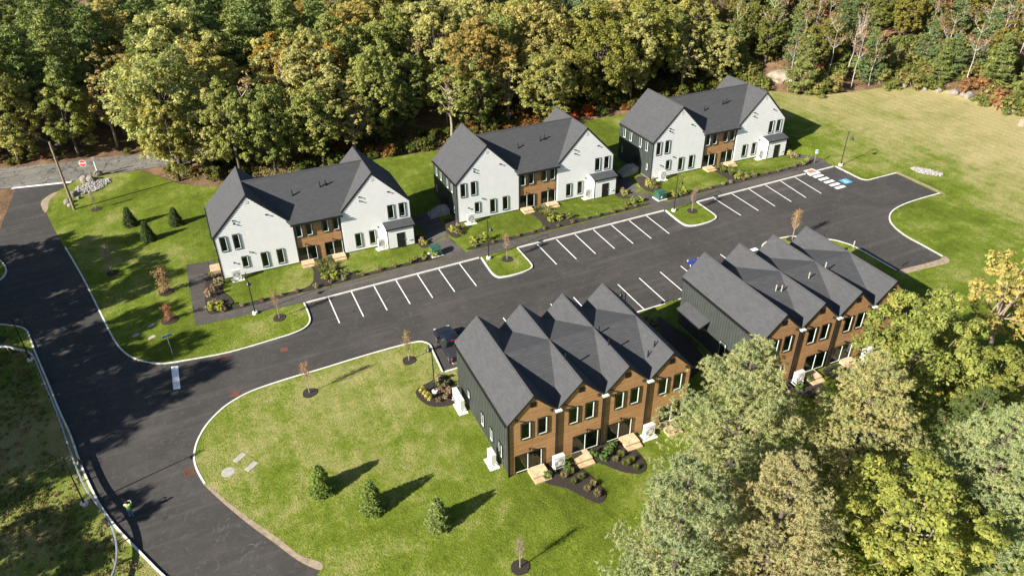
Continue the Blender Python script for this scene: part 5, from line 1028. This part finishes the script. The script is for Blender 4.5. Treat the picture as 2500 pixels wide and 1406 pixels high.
for i, (h, nm) in enumerate(((hA, 'leftmost'), (hB, 'middle'), (hC, 'rightmost'))):
    ox, oy = h.location[0], h.location[1]; y0 = (-7.75, -7.9, -8.15)[i]; w = 'in the centre bed of the %s white house' % nm; e = 'in the walk-side bed of the %s white house' % nm; cb = 'at the left corner of the %s white house' % nm
    for u, v in ((11.0, -1.3), (11.9, -1.6), (12.4, -2.4), (10.9, -2.6), (11.7, -3.2), (12.5, -4.0), (11.2, -4.3), (12.0, -5.0)): gra(ox + u + rnd.uniform(-.2, .2), oy + v, rnd.randrange(2), rnd.choice((OG, TN, OG)), w, rnd.uniform(.9, 1.25))
    for u, v, c in ((10.9, -6.0, YG), (12.1, -6.3, YG), (13.3, -6.5, OG), (11.5, -5.7, OG)): shr(ox + u, oy + v, 0, c, w, rnd.uniform(.8, 1.05))
    if i == 1: pass
    for k in range(13): u = -.4 + k * 1.95; shr(ox + u + rnd.uniform(-.4, .4), y0 + .42 + rnd.uniform(-.1, .12), 3, rnd.choice((BR, TN, BR, RU, OG)), e, rnd.uniform(.75, 1.15))
    for u, v, k, c in (((-1.9, -6.6, 1, YG), (-1.0, -6.9, 0, YG), (-1.5, -5.6, 2, PK), (-1.9, -3.4, 1, PK), (-1.3, -2.2, 1, BR), (-.6, -1.2, 0, TN), (-1.0, 1.0, 3, BR)) if i == 0 else ((-1.5, -2.2, 1, YL), (-1.2, -2.9, 0, OG), (-.7, -2.2, 1, PK), (-.9, -3.6, 3, RU), (-.4, -6.9, 0, YG), (.4, -7.1, 0, OG), (1.2, -7.15, 1, YG))): shr(ox + u, oy + v + (0 if i == 0 else (.3 if i == 1 else .6)), k, c, cb, rnd.uniform(.85, 1.2))
    rb = 'at the right end of the %s white house' % nm
    for u, v, k, c in ((24.4, -1.9, 1, PK), (24.5, -2.5, 0, YG), (24.2, -6.9, 0, YG), (23.0, -6.95, 1, OG), (22.0, -6.9, 3, BR)) if i < 2 else ((24.2, -1.8, 1, YL), (24.2, -2.6, 2, TN), (22.0, -6.6, 2, OG), (23.2, -6.5, 1, YG)): shr(ox + u, oy + v, k, c, rb, rnd.uniform(.8, 1.1))
for x, y, k, c, lb in ((14.9, -30.6, 1, YL, 0), (15.1, -31.6, 1, YL, 0), (16.8, -29.6, 1, TN, 0), (17.3, -31.7, 1, BR, 0), (16.9, -31.0, 2, BR, 0), (15.9, -32.2, 3, BR, 0), (16.6, -32.2, 3, PK, 0), (16.6, -30.1, 3, OG, 0), (17.5, -30.2, 3, DG, 0)): shr(x, y, k, c, 'in the lamp-post bed by the pickup', .9)
for x, y, k, c in ((21.0, -44.9, 0, DG), (22.9, -44.7, 0, DG), (25.6, -44.4, 0, DG), (26.3, -45.0, 0, DG), (27.1, -44.6, 0, DG), (27.6, -44.2, 0, DG), (46.6, -45.8, 0, DG), (48.2, -45.2, 0, DG), (51.2, -45.4, 0, DG)): shr(x, y, 0, c, 'in the beds before the brown blocks', .75)
for x, y in ((22.2, -45.5), (22.9, -45.3), (22.6, -46.4), (23.4, -46.2), (23.2, -47.6), (23.9, -47.3), (23.6, -48.5), (27.0, -45.7), (27.7, -45.4), (27.5, -46.5), (28.2, -46.3), (28.0, -47.3)): gra(x, y, 1, rnd.choice((TN, OG)), 'in the beds before the pickup-side brown block', rnd.uniform(.75, 1.05))
for x, y, k, c in ((38.2, -31.5, 1, DG), (39.5, -33, 0, DG), (38.8, -35, 2, DG), (40.3, -31.2, 0, OG)): shr(x, y, k, c, 'in the shaded bed between the brown blocks', 1.0)

# ------------------------------------------------------------------ rocks
def rock_mesh(seed, sx, sy, sz, mat, sub=2, rough=.28):
    bm = bmesh.new(); bmesh.ops.create_icosphere(bm, subdivisions=sub, radius=1); r = random.Random(seed); ds = [Vector((r.gauss(0, 1), r.gauss(0, 1), r.gauss(0, 1))).normalized() for _ in range(9)]; hs = [r.uniform(.62, .95) for _ in ds]
    for v in bm.verts:
        for d, h_ in zip(ds, hs):
            k = v.co.dot(d)
            if k > h_: v.co -= d * (k - h_)
        v.co += v.co.normalized() * r.uniform(-.05, .05); v.co.x *= sx; v.co.y *= sy; v.co.z *= sz
    me = bpy.data.meshes.new('boulder'); bm.to_mesh(me); bm.free(); me.materials.append(mat); return me
BLD = [rock_mesh(k, .62, .55, .55, rock_m) for k in range(5)]
for i, (x, y, sc, lb) in enumerate(((-18.3, 32.0, .95, 'pale boulder on the grass left of the utility pole'), (-17.6, 34.4, 1.15, 'squarish grey boulder beside the crushed stone and pole'), (-17.9, 30.6, .75, 'smaller boulder at the foot of the utility pole'), (-16.2, 39.3, 1.35, 'large boulder at the head of the crushed stone'), (-15.4, 38.9, 1.3, 'boulder in the middle of the crushed stone head'), (-14.4, 40.7, 1.1, 'boulder carrying the white marker post'), (-16.9, 32.9, .6, 'small boulder between pole and crushed stone'))):
    tag(link('boulder', BLD[i % 5], None, (x, y, G(x, y) + LZ + .2 * sc), i * 1.3, sc), lb, 'boulder', 'boulders at the junction')
def rip(name, label, cx, cy, rx, ry, n, rz, s0):
    tmpl = [rock_mesh(300 + k, 1, .8, .7, rip_m, 1) for k in range(4)]; V = []; F = []; rg = np.random.default_rng(n)
    for i in range(n):
        a = rg.uniform(0, 6.28); q = math.sqrt(rg.random()); u, v = q * rx * math.cos(a), q * ry * math.sin(a); x = cx + u * math.cos(rz) - v * math.sin(rz); y = cy + u * math.sin(rz) + v * math.cos(rz)
        m = tmpl[i % 4]; s = s0 * rg.uniform(.55, 1.4); th = rg.uniform(0, 6.28); c, t = math.cos(th), math.sin(th); o = len(V); z = G(x, y) + LZ + .02 + rg.uniform(0, .12)
        for w in m.vertices: V.append((x + s * (w.co.x * c - w.co.y * t), y + s * (w.co.x * t + w.co.y * c), z + s * w.co.z))
        F += [tuple(o + j for j in p.vertices) for p in m.polygons]
    me = bpy.data.meshes.new(name); me.from_pydata(V, [], F); me.materials.append(rip_m); tag(link(name, me), label, 'stones', None, 'stuff')
rip('crushed_stone', 'patch of pale crushed stone beside the utility pole', -15.3, 36.4, 3.2, 1.9, 520, R(40), .17); rip('crushed_stone', 'oval patch of pale stones in the dry field', 95.4, -17.8, 2.1, .9, 420, R(-62), .15)
led = rock_mesh(55, 2.8, 2.2, 1.7, ledge_m, 3); tag(link('rock_ledge', led, None, (104.0, 22.8, G(104, 22.8) + .1), R(-35)), 'broad buff rock ledge at the wood edge right of the rightmost house', 'rock'); led2 = rock_mesh(56, 2.0, 1.4, .8, ledge_m, 3)
tag(link('rock_ledge', led2, None, (105.6, 20.4, G(105.6, 20.4) + .1), R(-35)), 'lower slab of buff rock at the foot of the ledge', 'rock')
for i, (x, y, sc) in enumerate(((121.5, 9.8, 1.0), (123.4, 7.2, 1.3), (124.6, 5.0, 1.1), (125.4, 2.6, 1.5), (126.2, .2, 1.7), (126.8, -2.0, 1.2), (127.3, -4.2, 1.9), (127.0, -6.5, 1.4), (126.4, -8.2, 1.1), (125.8, 1.2, .9), (127.9, -1.0, 1.6), (128.4, -3.2, 1.3))):
    tag(link('boulder', BLD[i % 5], None, (x, y, G(x, y) + .3), i * 1.7, sc), 'fieldstone boulder in the loose row at the right edge of the field', 'boulder', 'fieldstones along the field edge')
st = thing('tree_stump', 'cut tree stump at the right edge of the dry field', 'stump', (122.6, -12.4, G(122.6, -12.4) + LZ)); MB().lathe([(.62, -.1), (.55, .35), (.5, .85), (0, .87)], (0, 0, 0), 14).build('bole', tbark_m, st); MB().lathe([(.46, .875), (0, .88)], (0, 0, 0), 14).build('cut_face', step_m, st)
for i, (x, y, sc) in enumerate(((166, 47, 1.8), (168, 46, 2.2), (169.5, 48, 1.6), (170.5, 45, 1.8), (172, 46.5, 1.5), (167, 44.5, 1.4))):
    tag(link('boulder', rock_mesh(70 + i, .8, .6, .5, kerb_m), None, (x, y, G(x, y) + .5), i, sc), 'white boulder in the clearing at the top right', 'boulder', 'white boulders in the clearing')
struct(sheet('gravel_road', smooth_path([(112, 60.5), (124, 60.5), (138, 63), (151, 66), (170, 68), (170, 72.5), (150, 70), (137, 67), (124, 64.5), (112, 65)], 2, True), .03, old_m, 5))

# ------------------------------------------------------------------ vehicles
def wheel_meshes(r, w):
    ty = MB(); ty.lathe([(r * .62, -w / 2), (r * .96, -w / 2), (r, -w * .35), (r, w * .35), (r * .96, w / 2), (r * .62, w / 2)], (0, 0, 0), 20); ty.v = [(z, x, y) for x, y, z in ty.v]
    ri = MB(); ri.lathe([(0, -w * .44), (r * .6, -w * .48), (r * .63, 0), (r * .6, w * .48), (0, w * .44)], (0, 0, 0), 20); ri.v = [(z, x, y) for x, y, z in ri.v]
    return ty.mesh('tyre', tyre_m, True), ri.mesh('rim', chrome_m, True)
def loft(secs, mi=0):
    """sections along y: (y, [(x,z)...]) mirrored outline rings"""
    mb = MB(); n = len(secs[0][1])
    for y, pr in secs: mb.v += [(x, y, z) for x, z in pr]
    for i in range(len(secs) - 1):
        for k in range(n): mb.f.append((i * n + k, i * n + (k + 1) % n, (i + 1) * n + (k + 1) % n, (i + 1) * n + k)); mb.m.append(mi)
    mb.f += [tuple(range(n))[::-1], tuple((len(secs) - 1) * n + k for k in range(n))]; mb.m += [mi, mi]; return mb
def sec(w, zb, zs, zt, wt, c=.10):
    return [(-w, zb), (w, zb), (w + .02, zs), (w - .03, zt - c), (wt, zt), (-wt, zt), (-(w - .03), zt - c), (-(w + .02), zs)]
def bevel_obj(o, wd=.04, seg=2):
    m = o.modifiers.new('b', 'BEVEL'); m.width = wd; m.segments = seg; m.limit_method = 'ANGLE'; m.angle_limit = R(28); o.data.polygons.foreach_set('use_smooth', [True] * len(o.data.polygons)); return o
def pickup(x, y, label):
    t = thing('pickup_truck', label, 'pickup truck', (x, y, G(x, y) + .006), 0)
    bd = loft([(-2.85, sec(.90, .52, .75, 1.10, .84)), (-2.75, sec(.95, .45, .80, 1.16, .88)), (-.95, sec(.97, .42, .82, 1.16, .90)), (.9, sec(.97, .42, .82, 1.16, .90)), (1.25, sec(.97, .42, .82, 1.20, .88)), (2.3, sec(.95, .44, .82, 1.14, .82)), (2.75, sec(.90, .48, .78, 1.02, .74)), (2.9, sec(.80, .52, .72, .92, .64))]); bevel_obj(bd.build('body', truck_m, t), .05)
    cb = loft([(-.95, [(-.84, 1.14), (.84, 1.14), (.84, 1.16), (.70, 1.82), (.60, 1.86), (-.60, 1.86), (-.70, 1.82), (-.84, 1.16)]), (-.80, [(-.86, 1.14), (.86, 1.14), (.86, 1.16), (.72, 1.88), (.62, 1.92), (-.62, 1.92), (-.72, 1.88), (-.86, 1.16)]), (.45, [(-.86, 1.14), (.86, 1.14), (.86, 1.16), (.72, 1.88), (.62, 1.92), (-.62, 1.92), (-.72, 1.88), (-.86, 1.16)]), (1.30, [(-.84, 1.14), (.84, 1.14), (.84, 1.15), (.80, 1.19), (.74, 1.20), (-.74, 1.20), (-.80, 1.19), (-.84, 1.15)])]); bevel_obj(cb.build('cab', truck_m, t), .05)
    g = MB(); g.add([(-.70, .52, 1.87), (.70, .52, 1.87), (.80, 1.22, 1.25), (-.80, 1.22, 1.25)], [(0, 1, 2, 3)]); g.build('windscreen', cglass_m, t)
    MB().add([(-.66, -.965, 1.78), (.66, -.965, 1.78), (.76, -.972, 1.30), (-.76, -.972, 1.30)], [(0, 1, 2, 3)]).build('rear_window', cglass_m, t)
    for s in (-1, 1):
        for y0, y1 in ((-.85, -.15), (-.05, .65)): MB().add([(s * .745, y0, 1.82), (s * .745, y1 - .04, 1.82), (s * .868, y1, 1.26), (s * .868, y0, 1.26)], [(0, 1, 2, 3)]).build('side_window', cglass_m, t)
        m = MB(); m.box((s * .98 - .02, .78, 1.2), (s * 1.2, .92, 1.4)); bevel_obj(m.build('mirror', truck_m, t), .03); MB().box((s * .90 - .05, -2.87, .78), (s * .90 + .05, -2.70, 1.08)).build('tail_light', redl_m, t); MB().box((s * .70 - .13, 2.74, .80), (s * .70 + .13, 2.86, .98)).build('headlight', mint_white_m, t)
    cv = MB(); cv.slab([(-.84, -2.72, 1.19), (.84, -2.72, 1.19), (.84, -1.0, 1.21), (-.84, -1.0, 1.21)], .04); cv.build('bed_cover', blk_cloth, t); MB().box((-.28, -1.02, 1.84), (.28, -.93, 1.90)).build('brake_light', redl_m, t); bp = MB(); bp.box((-.92, -3.02, .48), (.92, -2.84, .68)); bevel_obj(bp.build('bumper', chrome_m, t), .03); MB().box((-.16, -2.88, .78), (.16, -2.858, .92)).build('number_plate', mint_white_m, t)
    ty, ri = wheel_meshes(.40, .27)
    for sx in (-.86, .86):
        for yy in (-1.85, 1.80): w_ = link('wheel', ty, t, (sx, yy, .40)); link('rim', ri, w_)
pickup(19.75, -25.35, 'black pickup truck with covered bed parked beside the brown block')
def car(x, y, label, mat):
    t = thing('parked_car', label, 'car', (x, y, G(x, y) + .006), 0)
    bd = loft([(-2.2, sec(.74, .42, .65, .86, .66)), (-2.05, sec(.86, .34, .66, .94, .76)), (-.8, sec(.90, .28, .68, .96, .80)), (.9, sec(.90, .28, .68, .95, .80)), (1.7, sec(.86, .32, .64, .84, .72)), (2.15, sec(.70, .40, .58, .70, .58))]); bevel_obj(bd.build('body', mat, t), .06)
    def cs(b, tp, z0, z1): return [(-b, z0), (b, z0), (b, z0 + .02), (tp, z1 - .06), (tp - .1, z1), (-tp + .1, z1), (-tp, z1 - .06), (-b, z0 + .02)]
    cb = loft([(-1.95, cs(.78, .74, .92, 1.0)), (-1.2, cs(.80, .62, .93, 1.40)), (-.3, cs(.82, .64, .94, 1.46)), (.35, cs(.82, .62, .94, 1.42)), (1.15, cs(.80, .76, .92, .98))]); bevel_obj(cb.build('cabin', cglass_m, t), .04)
    rfm = loft([(-1.25, cs(.63, .60, 1.36, 1.415)), (-.3, cs(.66, .63, 1.40, 1.475)), (.36, cs(.63, .60, 1.38, 1.435))]); bevel_obj(rfm.build('roof_panel', mat, t), .03)
    for s in (-1, 1): MB().box((s * .62 - .15, 2.0, .56), (s * .62 + .15, 2.13, .68)).build('headlight', mint_white_m, t); MB().box((s * .68 - .12, -2.2, .68), (s * .68 + .12, -2.1, .82)).build('tail_light', redl_m, t)
    ty, ri = wheel_meshes(.33, .21)
    for sx in (-.80, .80):
        for yy in (-1.35, 1.38): w_ = link('wheel', ty, t, (sx, yy, .33)); link('rim', ri, w_)
car(51.2, -25.0, 'dark blue car half hidden behind the right-hand brown block roof', carb_m)

# ------------------------------------------------------------------ person in a hi-vis vest
def skin_obj(name, verts, edges, radii, mat, parent, root=0, sub=2):
    me = bpy.data.meshes.new(name); me.from_pydata(verts, edges, []); o = link(name, me, parent); me.materials.append(mat)
    m = o.modifiers.new('s', 'SKIN'); m.use_smooth_shade = True
    for i, r in enumerate(radii): me.skin_vertices[0].data[i].radius = (r, r) if not hasattr(r, '__len__') else r; me.skin_vertices[0].data[i].use_root = (i == root)
    s = o.modifiers.new('d', 'SUBSURF'); s.levels = sub; s.render_levels = sub; return o
pt = thing('person', 'person in a hi-vis vest and jeans holding a controller up on the road', 'person', (-10.7, -34.0, G(-10.7, -34.0) + .01), R(160))
V = [(0, 0, .96), (0, 0, 1.12), (0, .01, 1.30), (0, .01, 1.45), (0, .0, 1.54), (0, -.02, 1.64), (0, -.02, 1.73), (.19, .01, 1.43), (.25, -.10, 1.20), (.17, -.34, 1.32), (.14, -.40, 1.36), (-.19, .01, 1.43), (-.25, -.10, 1.20), (-.17, -.34, 1.32), (-.14, -.40, 1.36), (.10, 0, .90), (.11, -.02, .50), (.11, .03, .09), (.12, -.12, .04), (-.10, 0, .90), (-.12, -.01, .50), (-.13, .03, .09), (-.14, -.12, .04)]
Ed = [(0, 1), (1, 2), (2, 3), (3, 4), (4, 5), (5, 6), (3, 7), (7, 8), (8, 9), (9, 10), (3, 11), (11, 12), (12, 13), (13, 14), (0, 15), (15, 16), (16, 17), (17, 18), (0, 19), (19, 20), (20, 21), (21, 22)]
Ra = [(.15, .11), (.145, .10), (.17, .11), (.13, .09), .055, .09, .085, .065, .045, .037, .032, .065, .045, .037, .032, .085, .062, .045, .04, .085, .062, .045, .04]
skin_obj('body', V, Ed, Ra, skin_m, pt)
skin_obj('jeans', [(0, 0, 1.0), (.10, 0, .90), (.11, -.02, .50), (.115, .03, .10), (-.10, 0, .90), (-.12, -.01, .50), (-.135, .03, .10)], [(0, 1), (1, 2), (2, 3), (0, 4), (4, 5), (5, 6)], [(.165, .12), .098, .076, .06, .098, .076, .06], jean_m, pt)
vs = skin_obj('hi_vis_vest', [(0, 0, .98), (0, 0, 1.15), (0, .01, 1.32), (0, .01, 1.46), (.19, .01, 1.44), (.235, -.06, 1.29), (-.19, .01, 1.44), (-.235, -.06, 1.29)], [(0, 1), (1, 2), (2, 3), (3, 4), (4, 5), (3, 6), (6, 7)], [(.18, .13), (.175, .125), (.195, .13), (.145, .10), .082, .064, .082, .064], vest_m, pt)
hr = MB(); hr.lathe([(0, .13), (.06, .115), (.095, .06), (.10, 0), (.08, -.05)], (0, 0, 1.68), 14); hr.build('cap', blk_cloth, pt, (0, -.0, 0), 0, True)
for s in (-1, 1):
    for k in range(4): skin_obj('finger', [(s * (.10 + k * .018), -.41, 1.375 - k * .01), (s * (.09 + k * .016), -.455, 1.38 - k * .01), (s * (.075 + k * .012), -.475, 1.36 - k * .01)], [(0, 1), (1, 2)], [.010, .009, .008], skin_m, pt, 0, 1)
    skin_obj('thumb', [(s * .12, -.40, 1.39), (s * .09, -.425, 1.41), (s * .07, -.45, 1.41)], [(0, 1), (1, 2)], [.011, .010, .009], skin_m, pt, 0, 1); bt = MB().box((s * .12 - .05, -.18, -.01), (s * .12 + .05, .10, .09)); bevel_obj(bt.build('boot', blk_cloth, pt), .03)
ct = MB().box((-.12, -.50, 1.34), (.12, -.42, 1.38)).build('drone_controller', grille_m, None, (-10.7, -34.0, G(-10.7, -34.0) + .01), R(160)); tag(ct, 'small grey drone controller held by the person in the vest', 'controller')

# ------------------------------------------------------------------ tyre scuffs on the road beside the south lawn
scuff_m = plain('tyre_scuff', (.085, .078, .071), .9, .5, 6)
for i in range(16):
    cx, cy, r0, a0 = rnd.uniform(-5.5, -1.0), rnd.uniform(-46, -36.5), rnd.uniform(.3, .9), rnd.uniform(0, 6.28)
    if cx > -4.2 + (-35 - cy) * .5: continue
    p_ = [(cx + r0 * math.cos(a0 + k * .22), cy + r0 * math.sin(a0 + k * .22)) for k in range(rnd.randrange(5, 11))]
    n_ = len(p_); mb = MB(); w_ = rnd.uniform(.03, .06)
    for k, (x, y) in enumerate(p_):
        d = Vector((x - cx, y - cy)).normalized() * w_ * math.sin(math.pi * (k + .5) / n_); mb.v += [(x - d.x, y - d.y, G(x, y) + .007), (x + d.x, y + d.y, G(x, y) + .007)]
    mb.f = [(2 * k, 2 * k + 1, 2 * k + 3, 2 * k + 2) for k in range(n_ - 1)]; mb.m = [0] * (n_ - 1); mb.build('tyre_scuff', scuff_m, road)
